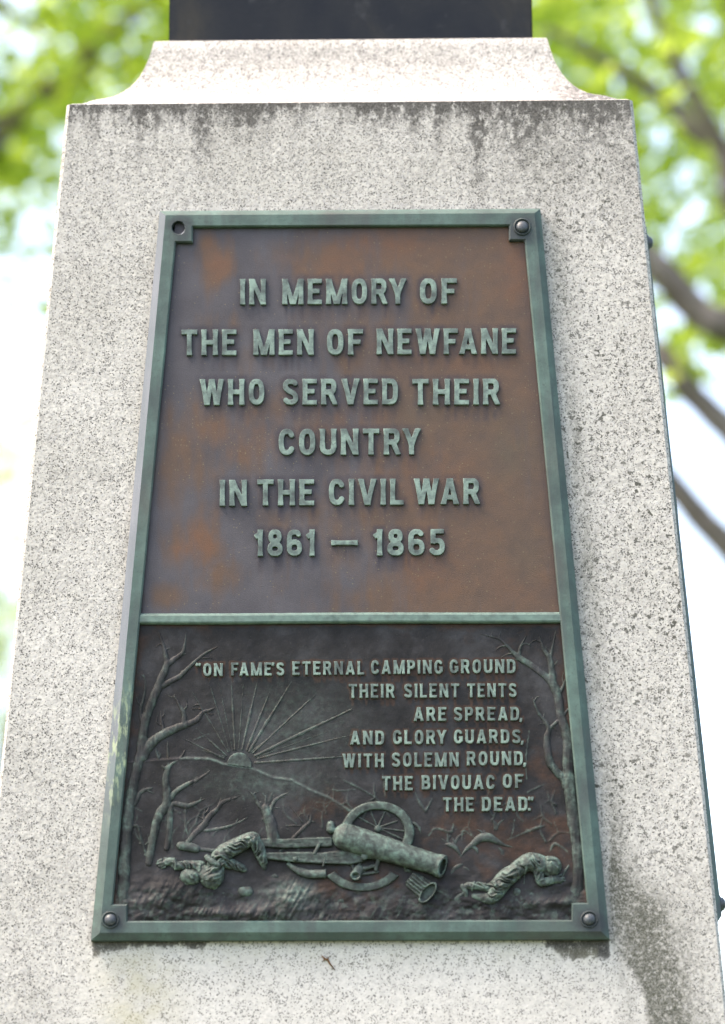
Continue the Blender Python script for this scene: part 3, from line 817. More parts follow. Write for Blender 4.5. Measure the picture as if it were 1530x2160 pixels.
def chains(X, Y, L, k=.6, jit=0.):
    z = np.full(X.shape, -3.)
    for c in L: z = np.maximum(z, chain(X, Y, c, k, True, jit))
    return z

def low_h(X, Y):
    z = 2.2 * (fbm(X / 60, Y / 60, 51) - .5) + 1.0 * (fbm(X / 14, Y / 14, 52) - .5)
    # hills under the sunrise
    hl = np.interp(X, [230, 393, 442, 475, 531, 576, 616, 655, 694, 738, 800, 1250], [1610, 1599, 1600, 1612, 1620, 1640, 1645, 1666, 1682, 1710, 1740, 1760])
    z = z + 2.2 * sstep(-2, 3, Y - hl) * np.exp(-np.clip(Y - hl, 0, None) / 45) * sstep(760, 690, X) + 1.7 * np.exp(-((Y - hl) / 2.0) ** 2) * (X < 745)
    # the ground the dead lie on, rough turf
    gz = sstep(1800, 1925, Y + 10 * np.sin(X / 45) + 14 * (fbm(X / 30, Y / 30, 53) - .5))
    z = z + gz * (4.5 + 9 * (fbm(X / 26, Y / 15, 54) - .3))
    hair = vnoise((X + .55 * Y) / 4.5, (Y - .2 * X) / 22, 55)
    for cx, cy, rx, ry, a in ((620, 1895, 50, 34, 8), (545, 1925, 75, 15, 7), (390, 1872, 70, 22, 5), (330, 1900, 45, 25, 5), (1160, 1905, 70, 12, 6), (700, 1935, 90, 10, 4), (450, 1925, 60, 10, 5)):
        bl = blob(X, Y, cx, cy, rx, ry); z = z + a * bl * (.75 + .5 * hair)
    # field behind
    z = z + 1.5 * fbm(X / 70, Y / 25, 56) * sstep(1700, 1780, Y) * sstep(1850, 1800, Y)
    # drawn-in twigs and scratches across the sky
    for pts in TWIGS: z = np.maximum(z, chain(X, Y, [(x, y, r) for x, y, r in pts], .75) + np.where(True, 0, 0) * 0 + z * .0)
    return H_REL + z * MM
TWIGS = [
    [(725, 1646, 1.2), (754, 1660, 2), (793, 1682, 1)], [(876, 1671, 1), (887, 1696, 2.6), (898, 1711, 1.6)], [(912, 1685, 1), (898, 1711, 2)],
    [(1113, 1671, 1.2), (1130, 1663, 1.8), (1147, 1655, 1)], [(808, 1631, .8), (813, 1678, 1.2)], [(700, 1664, 1), (720, 1668, 1.4), (752, 1664, .8)],
    [(1117, 1540, .8), (1110, 1600, 1.2), (1114, 1665, .8)], [(1070, 1772, 1), (1105, 1757, 1.8), (1130, 1747, 3), (1150, 1741, 1)], [(1085, 1730, .8), (1082, 1755, 1.2), (1075, 1770, .8)],
    [(905, 1762, 1.2), (920, 1747, 2), (950, 1755, 2.2), (957, 1738, 1.2)], [(975, 1772, 1.2), (977, 1752, 2), (995, 1762, 1)], [(1160, 1795, 1), (1170, 1780, 3), (1190, 1790, 1.5), (1200, 1800, .8)],
    [(925, 1879, 1.4), (945, 1889, 1.8)], [(280, 1700, 1), (300, 1712, 1)], [(410, 1560, .8), (440, 1548, .8)],
]
_t2 = random.Random(8)
for _ in range(46):
    x, y = _t2.uniform(300, 1190), _t2.uniform(1690, 1800); a = _t2.uniform(-2.5, -.7); l = _t2.uniform(25, 70)
    if 700 < x < 950 and y > 1730: continue
    TWIGS.append([(x, y, 2.2), (x + .5 * l * math.cos(a), y + .5 * l * math.sin(a), 1.7), (x + l * math.cos(a + .35), y + l * math.sin(a + .35), .7)])
    if _t2.random() < .6: TWIGS.append([(x + .5 * l * math.cos(a), y + .5 * l * math.sin(a), 1.5), (x + .8 * l * math.cos(a - .6), y + .8 * l * math.sin(a - .6), .7)])
def low_a(X, Y):
    n = fbm(X / 60, Y / 60, 61, 4)
    xl = X - (371.5 - (Y - 475) * .0952); xr = (1106.5 + (Y - 475) * .0949) - X
    ed = np.maximum(np.exp(-xl / 14), np.exp(-xr / 14)); ed = np.maximum(ed, .9 * np.exp(-np.abs(Y - 1318) / 9)); ed = np.maximum(ed, .8 * np.exp(-np.abs(Y - 1946) / 7))
    r = np.maximum(ed * .9, halo(X, Y, 1) * .92)
    r = np.maximum(r, .62 * sstep(820, 1000, X) * sstep(1680, 1740, Y) * sstep(1900, 1800, Y) + .0)
    r = np.maximum(r, .55 * sstep(560, 700, X) * blob(X, Y, 740, 1870, 220, 50)); r = np.maximum(r, .5 * blob(X, Y, 1140, 1620, 70, 90))
    r = np.maximum(r, .42 * blob(X, Y, 680, 1710, 80, 60)); r = np.maximum(r, .35 * blob(X, Y, 1120, 1350, 120, 40))
    wn = .75 * blob(X, Y, 620, 1885, 40, 26) + .3 * (fbm(X / 12, Y / 12, 62) > .6) * sstep(1860, 1900, Y)
    wn = np.maximum(wn, .22 * blob(X, Y, 620, 1530, 130, 90)); wn = np.maximum(wn, .3 * blob(X, Y, 560, 1650, 120, 30))
    hl = np.interp(X, [230, 393, 442, 475, 531, 576, 616, 655, 694, 738, 800, 1250], [1610, 1599, 1600, 1612, 1620, 1640, 1645, 1666, 1682, 1710, 1740, 1760])
    wn = np.maximum(wn, .8 * np.exp(-((Y - hl) / 2.6) ** 2) * (X < 745) * (X > 380))
    for i, pts in enumerate(TWIGS): wn = np.maximum(wn, (.55 if i < 15 else .26) * (chain(X, Y, pts, .75) > 0))
    hair = vnoise((X + .55 * Y) / 4.5, (Y - .2 * X) / 22, 55)
    wn = np.maximum(wn, .3 * sstep(.55, .85, hair) * sstep(1868, 1905, Y) * fbm(X / 40, Y / 20, 63) * 1.3)
    return dict(rust=np.clip(r, 0, 1), worn=np.clip(wn, 0, 1))
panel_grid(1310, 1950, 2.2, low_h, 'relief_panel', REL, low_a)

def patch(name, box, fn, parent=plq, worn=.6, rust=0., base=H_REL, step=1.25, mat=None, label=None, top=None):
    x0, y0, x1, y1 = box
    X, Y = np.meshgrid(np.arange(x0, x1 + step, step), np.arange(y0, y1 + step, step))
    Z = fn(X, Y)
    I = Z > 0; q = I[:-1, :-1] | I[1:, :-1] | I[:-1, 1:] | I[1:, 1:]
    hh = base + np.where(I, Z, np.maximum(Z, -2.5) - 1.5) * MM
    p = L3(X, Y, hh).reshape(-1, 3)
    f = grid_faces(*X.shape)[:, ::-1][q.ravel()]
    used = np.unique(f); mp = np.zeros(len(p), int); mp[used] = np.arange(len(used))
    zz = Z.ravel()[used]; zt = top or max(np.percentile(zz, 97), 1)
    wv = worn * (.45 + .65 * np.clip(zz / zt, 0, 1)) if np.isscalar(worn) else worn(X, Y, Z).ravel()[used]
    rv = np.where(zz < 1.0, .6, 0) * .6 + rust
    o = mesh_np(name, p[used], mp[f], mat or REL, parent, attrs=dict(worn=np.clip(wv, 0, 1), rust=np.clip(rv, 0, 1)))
    if label: o['label'] = label
    return o

# sun and rays
sunp = patch('rising_sun', (474, 1582, 536, 1626), lambda X, Y: np.where((np.hypot(X - 505, Y - 1613.5) < 26) & (Y < np.interp(X, [475, 531], [1612.5, 1620.5])), 2.8, -1), worn=.6)
RAYS = [((485, 1584), (439, 1430), 1.6, .9), ((496, 1581), (488, 1430), 2.2, 1.0), ((511, 1581), (544, 1434), 2.6, 1.0), ((521, 1582), (569, 1460), 2.8, .9), ((526, 1585), (616, 1437), 3.2, 1.2), ((534, 1588), (665, 1466), 2.2, 1.0),
        ((539, 1594), (742, 1496), 3.6, 1.8), ((544, 1600), (742, 1550), 2.4, 1.2), ((539, 1609), (728, 1596), 2.6, 1.2), ((478, 1594), (414, 1536), 2.0, .9), ((473, 1600), (384, 1556), 2.4, 1.0), ((482, 1587), (406, 1460), 1.8, .8), ((530, 1586), (640, 1500), 1.4, .8), ((540, 1598), (700, 1540), 1.3, .8), ((491, 1582), (462, 1440), 1.2, .7), ((504, 1580), (514, 1440), 1.2, .7), ((475, 1596), (398, 1575), 1.2, .7)]
for a, b, ra, rb in RAYS:
    m = lerp(a, b, .45)
    patch('sun_ray', (min(a[0], b[0]) - 5, min(a[1], b[1]) - 5, max(a[0], b[0]) + 5, max(a[1], b[1]) + 5), lambda X, Y: chain(X, Y, [(a[0], a[1], ra * .9), (m[0], m[1], ra * 1.1), (b[0], b[1], rb * .9)], .34, False, .5), sunp, worn=lambda X, Y, Z: .46 * (.3 + 1.1 * fbm(X / 18, Y / 18, 75)))

# trees of the relief
_tw = random.Random(21)
def rtree(label, box, L, worn=.4, k=.62, step=1.25):
    tw = []
    for c in L:
        p = smooth_pts(c, 4)
        if len(p) < 6: continue
        for q in range(2, len(p) - 1, 3):
            if p[q, 2] > 7 or _tw.random() < .35: continue
            dx, dy = p[q, :2] - p[q - 1, :2]; a = math.atan2(dy, dx) + _tw.choice((-1, 1)) * _tw.uniform(.5, 1.1); l = _tw.uniform(12, 30); b = a + _tw.uniform(-.7, .7)
            if dy > 0 and abs(dy) > abs(dx): a += math.pi
            x, y = p[q, 0], p[q, 1]
            tw.append([(x, y, 2.0), (x + .5 * l * math.cos(a), y + .5 * l * math.sin(a), 1.7), (x + l * math.cos(b), y + l * math.sin(b), .8)])
    L = L + [t for t in tw if box[0] + 3 < t[-1][0] < box[2] - 3 and box[1] + 3 < t[-1][1] < box[3] - 3]
    tex = lambda X, Y: np.where(True, 1, 1)
    def fn(X, Y):
        z = chains(X, Y, L, k * .80, .18)
        return np.where(z > 0, z + 1.0 * (vnoise(X / 4, Y / 18, 71) - .5) + .8 * (vnoise(X / 12, Y / 12, 72) - .5), z)
    wf = lambda X, Y, Z: worn * (.15 + 1.5 * sstep(.3, .75, fbm(X / 24, Y / 30, 74))) * (.55 + .5 * np.clip(Z / 5, 0, 1))
    return patch('bare_tree', box, fn, worn=wf, label=label, step=step)
rtree('tall bare relief tree along the left edge', (236, 1325, 470, 1915), [
    [(261, 1910, 14), (262, 1840, 14), (265, 1784, 12.5), (276, 1680, 11.5), (298, 1584, 11), (307, 1519, 9.5), (332, 1453, 9.5), (345, 1421, 8), (354, 1397, 7)],
    [(354, 1400, 6.5), (349, 1380, 5), (345, 1362, 4), (336, 1335, 2)],
    [(354, 1402, 6), (364, 1393, 6), (383, 1379, 4.5), (390, 1362, 3.5), (393, 1336, 1.8)],
    [(343, 1446, 7), (360, 1437, 6), (380, 1426, 5), (406, 1401, 4), (433, 1378, 2.8), (464, 1362, 1.2)],
    [(300, 1597, 12), (315, 1571, 11), (341, 1551, 9.5), (367, 1538, 8.5), (390, 1529, 7.5), (413, 1520, 6), (429, 1502, 4), (440, 1499, 3), (453, 1493, 1.4)],
    [(388, 1528, 6), (388, 1506, 5), (377, 1484, 3.2), (367, 1466, 1.4)], [(346, 1545, 4), (341, 1519, 3), (340, 1500, 1.2)], [(429, 1502, 3), (422, 1490, 1.6), (416, 1478, .9)],
    [(301, 1530, 4.5), (297, 1499, 3.8), (305, 1466, 2.8), (307, 1437, 2), (302, 1421, 1)],
    [(284, 1696, 5.5), (295, 1674, 4.5), (306, 1666, 4), (322, 1662, 1.5)], [(272, 1745, 3), (290, 1742, 3.6), (296, 1764, 3.2), (305, 1792, 3)]], .36)
rtree('slender bare relief tree with a leafy fork', (300, 1560, 455, 1850), [
    [(314, 1820, 8), (324, 1764, 9), (335, 1720, 10), (352, 1692, 9), (350, 1643, 7.5), (356, 1618, 6)], [(356, 1620, 5), (344, 1618, 4), (335, 1600, 3), (329, 1580, 1.5)],
    [(356, 1620, 5), (362, 1612, 4), (380, 1600, 3), (391, 1582, 1.3)], [(355, 1630, 4), (354, 1564, 1.5)],
    [(338, 1712, 7), (358, 1686, 6), (375, 1667, 5.5), (404, 1650, 4.5), (414, 1647, 4), (439, 1630, 3), (450, 1614, 1.2)],
    [(355, 1706, 2.5), (367, 1695, 5), (382, 1698, 6.5), (398, 1700, 6), (416, 1692, 3.2), (436, 1684, 1)], [(392, 1705, 3), (391, 1730, 3), (392, 1746, 3.5), (400, 1768, 4)],
    [(318, 1812, 3), (305, 1792, 3.2), (297, 1764, 2.8), (287, 1740, 1.4)], [(318, 1770, 2), (316, 1800, 2), (300, 1845, 1.2)], [(360, 1700, 6), (358, 1750, 7), (352, 1790, 6)]], .42)
rtree('small forked relief tree behind the fallen soldier', (385, 1664, 535, 1785), [
    [(396, 1776, 6), (412, 1758, 6.5), (427, 1745, 6.5), (442, 1722, 6), (459, 1706, 5), (472, 1691, 5), (496, 1683, 3.4), (518, 1673, 1.4)], [(460, 1705, 4), (466, 1688, 3), (469, 1671, 1.3)],
    [(437, 1738, 4), (430, 1722, 3.2), (432, 1708, 1)], [(432, 1752, 4), (468, 1747, 3.6), (497, 1738, 2.6), (522, 1725, 1.2)]], .5)
rtree('broken splintered relief tree stump', (515, 1660, 630, 1785), [
    [(578, 1775, 14), (574, 1750, 12.5), (567, 1724, 12), (560, 1706, 10)], [(560, 1708, 7), (548, 1700, 4.5), (537, 1680, 3), (523, 1666, 2)], [(560, 1705, 4.5), (561, 1690, 3), (562, 1669, 1.2)],
    [(556, 1702, 4), (550, 1692, 2.5)], [(569, 1712, 7), (573, 1702, 5), (581, 1688, 4), (594, 1679, 3), (610, 1671, 1.2)]], .55)
rtree('crossed thin relief saplings behind the gun carriage', (575, 1690, 665, 1805), [
    [(590, 1797, 3), (615, 1772, 4), (641, 1746, 4.5), (655, 1732, 3.5), (656, 1708, 1.2)], [(638, 1734, 2.5), (622, 1712, 2), (606, 1694, 1)], [(588, 1752, 1.5), (604, 1742, 2.5), (634, 1742, 3)], [(655, 1732, 3), (668, 1735, 1)]], .35)
rtree('gnarled bare relief tree along the right edge', (1008, 1325, 1240, 1910), [
    [(1214, 1895, 15), (1221, 1841, 14), (1219, 1784, 13), (1210, 1726, 14), (1204, 1669, 13.5), (1199, 1613, 13), (1198, 1560, 11), (1184, 1513, 9), (1177, 1470, 9.5), (1166, 1441, 9), (1150, 1426, 7.5), (1120, 1403, 7), (1096, 1388, 6.5), (1074, 1367, 3.6), (1056, 1349, 2.8), (1034, 1342, 2), (1014, 1337, 1)],
    [(1095, 1387, 4), (1097, 1367, 3), (1110, 1342, 1.2)], [(1166, 1440, 8), (1164, 1416, 7), (1159, 1388, 6), (1147, 1369, 4), (1138, 1340, 1.6)], [(1160, 1390, 4), (1166, 1364, 3), (1173, 1330, 1.3)],
    [(1176, 1468, 5), (1188, 1449, 3.5), (1192, 1433, 1.4)], [(1186, 1514, 4), (1199, 1495, 2)],
    [(1196, 1660, 9), (1189, 1642, 9), (1176, 1629, 8.5), (1161, 1609, 8.5), (1155, 1581, 8), (1154, 1556, 7), (1158, 1536, 5.5), (1149, 1520, 4), (1135, 1502, 3), (1124, 1472, 1.4)], [(1157, 1540, 5), (1166, 1531, 4), (1176, 1522, 4)],
    [(1211, 1880, 10), (1190, 1892, 8), (1158, 1896, 6), (1128, 1902, 2)], [(1214, 1600, 3), (1218, 1650, 3), (1215, 1690, 2)]], .40)

# cannon
can = empty('cannon', parent=plq)
def ringfn(cx, cy, rx, ry, w_, a0, a1, k=.6, z0=0.):
    def fn(X, Y):
        a = np.degrees(np.arctan2((Y - cy) / ry, (X - cx) / rx)); rr = np.hypot((X - cx) / rx, (Y - cy) / ry)
        d = np.abs(rr - 1) * (rx + ry) / 2
        da = np.where((a0 <= a) & (a <= a1) | ((a + 360 >= a0) & (a + 360 <= a1)), 0, 1)
        z = z0 + 3.5 * np.clip((w_ / 2 - d) / 2.0, 0, 1) + k * 1.5 * np.clip(1 - (d / (w_ / 2)) ** 2, 0, 1)
        return np.where((d < w_ / 2) & (da == 0), z, -2)
    return fn
bw_ = patch('wheel', (710, 1675, 885, 1830), ringfn(797, 1756, 67, 57, 20, -190, 30, z0=1.5), can, worn=.72, label='far wheel with spokes')
for ex, ey in ((757, 1724), (782, 1711), (812, 1713), (838, 1732), (852, 1753), (853, 1772)):
    patch('spoke', (740, 1695, 868, 1790), lambda X, Y: chain(X, Y, [(797, 1746, 2.6, .5), (ex, ey, 2.2, .5)], .6, False), bw_, worn=.45)
patch('axle_boss', (785, 1736, 810, 1762), lambda X, Y: chain(X, Y, [(797, 1748, 8), (798, 1749, 8)], .6, False), bw_, worn=.5)
fw_ = patch('wheel', (600, 1800, 850, 1895), lambda X, Y: np.maximum(np.maximum(ringfn(765, 1806, 82, 66, 20, 34, 146, z0=4)(X, Y), np.where(X > 838, -2, -2)), np.where(X < 688, chain(X, Y, [(609, 1823, 5, 2), (626, 1835, 8, 3), (648, 1843, 9.5, 4), (672, 1844, 9.5, 5), (696, 1842, 9.5, 5)], .75), -2)), can, worn=.66, label='broken near wheel')
for ex, ey in ((737, 1809), (762, 1812), (785, 1826), (797, 1839)):
    patch('spoke', (725, 1800, 810, 1860), lambda X, Y: chain(X, Y, [(751, 1846, 4, 3), (ex, ey, 3.2, 3)], .7, False), fw_, worn=.5)
def hubf(X, Y):
    z = chain(X, Y, [(757, 1834, 10, 6), (751, 1846, 11.5, 9)], .5, False)
    d = np.hypot((X - 750.5) / 11.5, (Y - 1847) / 10); z = np.where(d < 1, np.where(d < .45, 8, np.where(d < .62, 13, 16 - 3 * np.abs(d - .8))), z); return z
patch('hub', (732, 1815, 775, 1864), hubf, fw_, worn=.75)
def beamf(x0, x1, yt, yb, z0, curve=None):
    def fn(X, Y):
        t = (X - x0) / (x1 - x0); a = np.interp(X, *yt); b = np.interp(X, *yb)
        ins = (X > x0) & (X < x1) & (Y > a) & (Y < b); e = np.minimum(np.minimum(Y - a, b - Y), np.minimum(X - x0, x1 - X))
        return np.where(ins, z0 + np.clip(e, 0, 2.2) * .9 + .8 * (vnoise(X / 16, Y / 3, 81) - .5), -2)
    return fn
tr = patch('trail_beam', (540, 1760, 710, 1800), beamf(545, 702, ([545, 600, 700], [1768, 1769, 1765]), ([545, 600, 702], [1786, 1790, 1786]), 4), can, worn=.5, label='far trail beam')
tr2 = patch('trail_beam', (555, 1780, 775, 1830), beamf(560, 768, ([560, 640, 680, 720, 750, 768], [1798, 1797, 1798, 1793, 1790, 1798]), ([560, 620, 680, 740, 768], [1812, 1819, 1822, 1824, 1818]), 7), can, worn=.58, label='near trail beam')
patch('bolt_head', (612, 1800, 634, 1824), lambda X, Y: chain(X, Y, [(623, 1812, 5.5, 9), (623.5, 1812, 5.5, 9)], .6, False), tr2, worn=.8)
patch('strap', (655, 1778, 685, 1828), lambda X, Y: np.maximum(chain(X, Y, [(676, 1777, 4, 6), (664, 1800, 4, 8)], .5, False), chain(X, Y, [(687, 1803, 2.2, 9), (682, 1826, 2.2, 9)], .5, False)), tr2, worn=.55)
patch('cheek_bracket', (765, 1795, 805, 1842), lambda X, Y: np.maximum(chain(X, Y, [(772, 1806, 6, 8), (800, 1808, 5, 8), (793, 1834, 4, 7)], .5, False), chain(X, Y, [(768, 1832, 4, 7), (790, 1826, 4, 7)], .5, False)), can, worn=.55)
patch('handspike', (364, 1768, 466, 1808), lambda X, Y: np.maximum(chain(X, Y, [(382, 1784, 9.5, 2), (402, 1787, 9.8, 2), (414, 1790, 9, 2)], .6, False), chain(X, Y, [(414, 1790, 4.5, 1), (462, 1796, 4.5, 1)], .6, False)), can, worn=.6)
AX0, AX1 = np.array([706., 1758.]), np.array([934., 1828.])
axd = (AX1 - AX0) / np.linalg.norm(AX1 - AX0); axn = np.array([-axd[1], axd[0]]); LEN = np.linalg.norm(AX1 - AX0)
def barrelf(X, Y):
    s = (X - AX0[0]) * axd[0] + (Y - AX0[1]) * axd[1]; p = (X - AX0[0]) * axn[0] + (Y - AX0[1]) * axn[1]
    r = np.interp(s, [-2, 2, 8, 16, 30, 60, 100, 150, 200, 222, 230, LEN], [10, 17, 24, 27.5, 28.8, 28.2, 26.5, 24.4, 22.6, 22.6, 24.6, 25])
    r = r + .8 * np.exp(-((s - 20) / 2.5) ** 2) + .5 * np.exp(-((s - 112) / 2) ** 2)
    bow = 7.5 * np.sqrt(np.clip(1 - (p / 25) ** 2, 0, 1))
    ins = (s > -2) & (s < LEN + bow - 0) & (np.abs(p) < r)
    z = 6 + .78 * np.sqrt(np.clip(r * r - p * p, 0, None))
    e = np.hypot((s - LEN) / 8.0, p / 24.5)
    z = np.where((e < 1) & (s > LEN - 8), np.where(e < .66, -1.0 + 6 * (1 - (s - LEN) / 8), 18 - 6 * np.clip((s - LEN) / 8, -1, 1)), z)
    ins = ins | (e < 1)
    return np.where(ins, z, -2)
br = patch('barrel', (685, 1715, 955, 1870), barrelf, can, worn=.95, step=1.0, top=20)
patch('cascabel_knob', (682, 1728, 716, 1766), lambda X, Y: chain(X, Y, [(698, 1740, 8.5, 6), (698, 1749, 9.5, 6), (706, 1752, 7, 6)], .8, False), br, worn=.75)
patch('trunnion', (755, 1788, 785, 1820), lambda X, Y: chain(X, Y, [(771, 1797, 7, 13), (769, 1807, 7.5, 14)], .5, False), br, worn=.8)
def bucketf(X, Y):
    c1 = np.array([903., 1883.]); c0 = np.array([868., 1855.]); d = (c1 - c0); L = np.linalg.norm(d); d /= L; n = np.array([-d[1], d[0]])
    s = (X - c0[0]) * d[0] + (Y - c0[1]) * d[1]; p = (X - c0[0]) * n[0] + (Y - c0[1]) * n[1]
    r = np.interp(s, [-6, 0, L * .7, L], [14, 18, 23, 26]); z = 4 + .55 * np.sqrt(np.clip(r * r - p * p, 0, None)) + 1.6 * np.sign(np.sin(p * .85)) * (s < L - 8)
    e = np.hypot((s - L) / 12.5, p / 27.0)
    z = np.where(e < 1, np.where(e < .80, 9.5, 17), z)
    return np.where(((s > -6) & (s < L) & (np.abs(p) < r)) | (e < 1), z, -2)
patch('powder_bucket', (845, 1828, 940, 1915), bucketf, can, worn=lambda X, Y, Z: np.where(Z > 14.5, .95, .42))

# fallen soldiers: one continuous relief surface each
def smax(a, b, k=3.0):
    h = np.clip(.5 + .5 * (a - b) / k, 0, 1); return b * (1 - h) + a * h + k * h * (1 - h)
def figure(name, box, limbs, folds, extra, worn, label):
    def fn(X, Y):
        z = np.full(X.shape, -3.)
        for c in limbs:
            q = chain(X, Y, c, .72); z = np.where((z > -2.9) & (q > -2.9), smax(z, q), np.maximum(z, q))
        fz = np.zeros_like(z)
        for (a, b, fr, am, rad) in folds:          # cloth creases running across a limb
            d, t = seg(X, Y, a, b); L = math.hypot(b[0] - a[0], b[1] - a[1])
            w_ = np.exp(-(d / rad) ** 2) * (t > 0) * (t < 1)
            sg = ((X - a[0]) * (b[1] - a[1]) - (Y - a[1]) * (b[0] - a[0])) / L
            nn = vnoise((t * L + .9 * sg) / fr + 2.2 * vnoise(X / 16, Y / 16, 93), (sg - .25 * t * L) / (fr * 2.6), 92)
            fz = fz + am * 2.1 * w_ * (1 - 2 * np.abs(2 * nn - 1))
        z = np.where(z > 0, z + fz + 1.0 * (vnoise(X / 4, Y / 4, 91) - .5), z)
        for c in extra:
            q = chain(X, Y, c, .75); z = np.where(q > 0, np.maximum(z, q), z)
        return z
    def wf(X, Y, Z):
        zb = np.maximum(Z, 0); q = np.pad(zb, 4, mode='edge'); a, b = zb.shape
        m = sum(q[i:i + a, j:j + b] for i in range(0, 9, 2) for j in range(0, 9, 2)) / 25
        return worn * np.clip(.55 + .34 * (zb - m) + .012 * zb, .12, 1.25)  # green patina on fold crests; shade painted into the creases
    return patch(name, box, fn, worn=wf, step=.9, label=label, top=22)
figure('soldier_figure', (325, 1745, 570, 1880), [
    [(344, 1821, 7, 2), (362, 1817, 9, 3), (374, 1826, 9.5, 3), (396, 1825, 10.5, 3), (424, 1827, 12, 4)],        # arm flung out
    [(424, 1834, 13, 4), (446, 1851, 24, 5), (455, 1830, 19, 6), (462, 1808, 17, 6), (478, 1796, 17, 6)],           # chest to hips
    [(452, 1868, 9, 3), (440, 1856, 14, 4)],
    [(410, 1848, 8, 5), (426, 1843, 12, 4)],                                                                        # neck
    [(474, 1797, 18, 6), (500, 1784, 17, 7), (528, 1770, 15, 9), (536, 1770, 14, 9)],                             # thigh
    [(534, 1770, 14, 9), (544, 1785, 13.5, 7), (551, 1804, 12, 5), (556, 1818, 9, 3)],                              # shin
    [(464, 1818, 11, 5), (488, 1822, 11, 5), (508, 1830, 8.5, 3), (516, 1834, 6, 2)],                               # far arm under the coat
], [((474, 1797), (530, 1768), 8, 2.2, 13), ((530, 1768), (556, 1820), 8, 1.8, 10), ((446, 1860), (462, 1800), 9, 2.0, 20), ((360, 1820), (424, 1827), 9, 1.6, 10), ((464, 1818), (512, 1832), 7, 1.8, 9)], [
    [(396, 1848, 16, 5), (406, 1850, 16.5, 6), (412, 1849, 15, 5)],                                                  # head
    [(384, 1851, 6, 3), (395, 1859, 9, 4)],
    [(401, 1846, 3, 19), (406, 1852, 3, 19.5)], [(412, 1843, 2.5, 18), (416, 1848, 2.5, 17)],                        # brow and nose
    [(334, 1817, 3, 2), (341, 1814, 3.4, 4)], [(333, 1822, 3, 2), (341, 1820, 3.4, 5)], [(336, 1827, 2.8, 2), (344, 1825, 3.2, 4)], [(341, 1831, 2.6, 1.5), (348, 1828, 3, 3)], [(348, 1811, 3, 2), (356, 1814, 3.4, 4)],   # fingers
    [(437, 1808, 6, 14), (448, 1818, 7, 18), (461, 1824, 5, 19)], [(441, 1822, 4, 14), (452, 1827, 5, 18)],           # collar flaps
    [(553, 1818, 7, 3), (557, 1826, 6, 2), (558, 1832, 4, 1)],
    [(455, 1799, 2.6, 17), (468, 1805, 2.8, 20), (482, 1814, 2.6, 15)], [(428, 1840, 2, 13), (446, 1832, 2.2, 20), (466, 1812, 2.2, 19)], [(368, 1811, 2, 10), (371, 1824, 2.2, 12), (370, 1834, 2, 8)], [(434, 1862, 2, 12), (452, 1858, 2.4, 20), (466, 1846, 2, 14)],
], .92, 'fallen soldier on his back with one knee raised and an arm flung out')
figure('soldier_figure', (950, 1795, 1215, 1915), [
    [(1050, 1870, 17, 4), (1068, 1852, 20, 6), (1084, 1840, 17.5, 6), (1102, 1825, 17.5, 6), (1120, 1818, 20, 7), (1140, 1822, 19, 7), (1150, 1826, 15, 6)],
    [(1060, 1864, 18, 5), (1046, 1884, 16, 5), (1034, 1895, 13, 4), (1012, 1892, 8.5, 3), (1000, 1890, 6, 2)],
    [(1056, 1858, 13, 3), (1034, 1872, 10, 3), (1010, 1869, 9, 3), (990, 1868, 8, 2)],
    [(1134, 1826, 13, 7), (1137, 1846, 11, 8), (1141, 1859, 10, 8), (1152, 1860, 9.5, 8), (1168, 1855, 8, 6), (1182, 1856, 6.5, 4)],
    [(1150, 1836, 10, 4), (1170, 1848, 8, 4)],
], [((1050, 1875), (1100, 1822), 8, 2.2, 15), ((1100, 1822), (1140, 1820), 8, 1.6, 15), ((1062, 1860), (1036, 1894), 8, 1.8, 13), ((1050, 1862), (990, 1868), 8, 1.6, 9), ((1136, 1830), (1142, 1858), 7, 1.4, 9)], [
    [(1158, 1821, 16, 7), (1166, 1825, 18.5, 8), (1168, 1832, 15, 7)],
    [(1088, 1826, 2.6, 16), (1094, 1840, 2.8, 20), (1096, 1852, 2.4, 12)], [(1104, 1808, 2, 14), (1112, 1824, 2.4, 22), (1108, 1842, 2, 12)], [(1163, 1845, 2, 8), (1166, 1855, 2.2, 12), (1167, 1864, 2, 8)], [(1001, 1860, 2, 6), (998, 1869, 2.4, 10), (996, 1878, 2, 6)],
    [(1158, 1812, 5, 17), (1172, 1813, 4, 18), (1180, 1822, 3.5, 17)], [(1164, 1820, 3, 21), (1176, 1830, 3, 19)],
    [(1182, 1853, 3, 5), (1190, 1852, 2.8, 4)], [(1183, 1857, 3, 5), (1192, 1858, 2.6, 3)], [(1181, 1861, 2.8, 4), (1188, 1864, 2.4, 2)], [(1176, 1848, 2.8, 5), (1184, 1846, 2.6, 4)], [(1172, 1862, 2.6, 3), (1178, 1867, 2.4, 2)],
    [(976, 1870, 6, 3), (982, 1880, 5.5, 4), (983, 1894, 4.5, 2), (982, 1901, 3, 1)], [(978, 1884, 5, 3), (968, 1892, 5.5, 3), (958, 1899, 4.5, 2), (957, 1904, 3, 1)], [(988, 1867, 7, 3), (978, 1872, 6, 3)],
], .95, 'fallen soldier crawling face down with head on his arm')
patch('pistol', (1180, 1820, 1206, 1852), lambda X, Y: chain(X, Y, [(1186, 1850, 2.6, 2), (1192, 1838, 3, 2), (1200, 1826, 2.4, 1.5)], .6, False), worn=.7)
patch('canteen', (1078, 1834, 1112, 1893), lambda X, Y: np.maximum(chain(X, Y, [(1090.5, 1881.5, 9, 3), (1091, 1882, 9, 3)], .5, False), chain(X, Y, [(1106, 1838, 1.4, 4), (1106, 1864, 1.4, 3), (1100, 1871, 1.2, 2)], .6)), worn=.85)
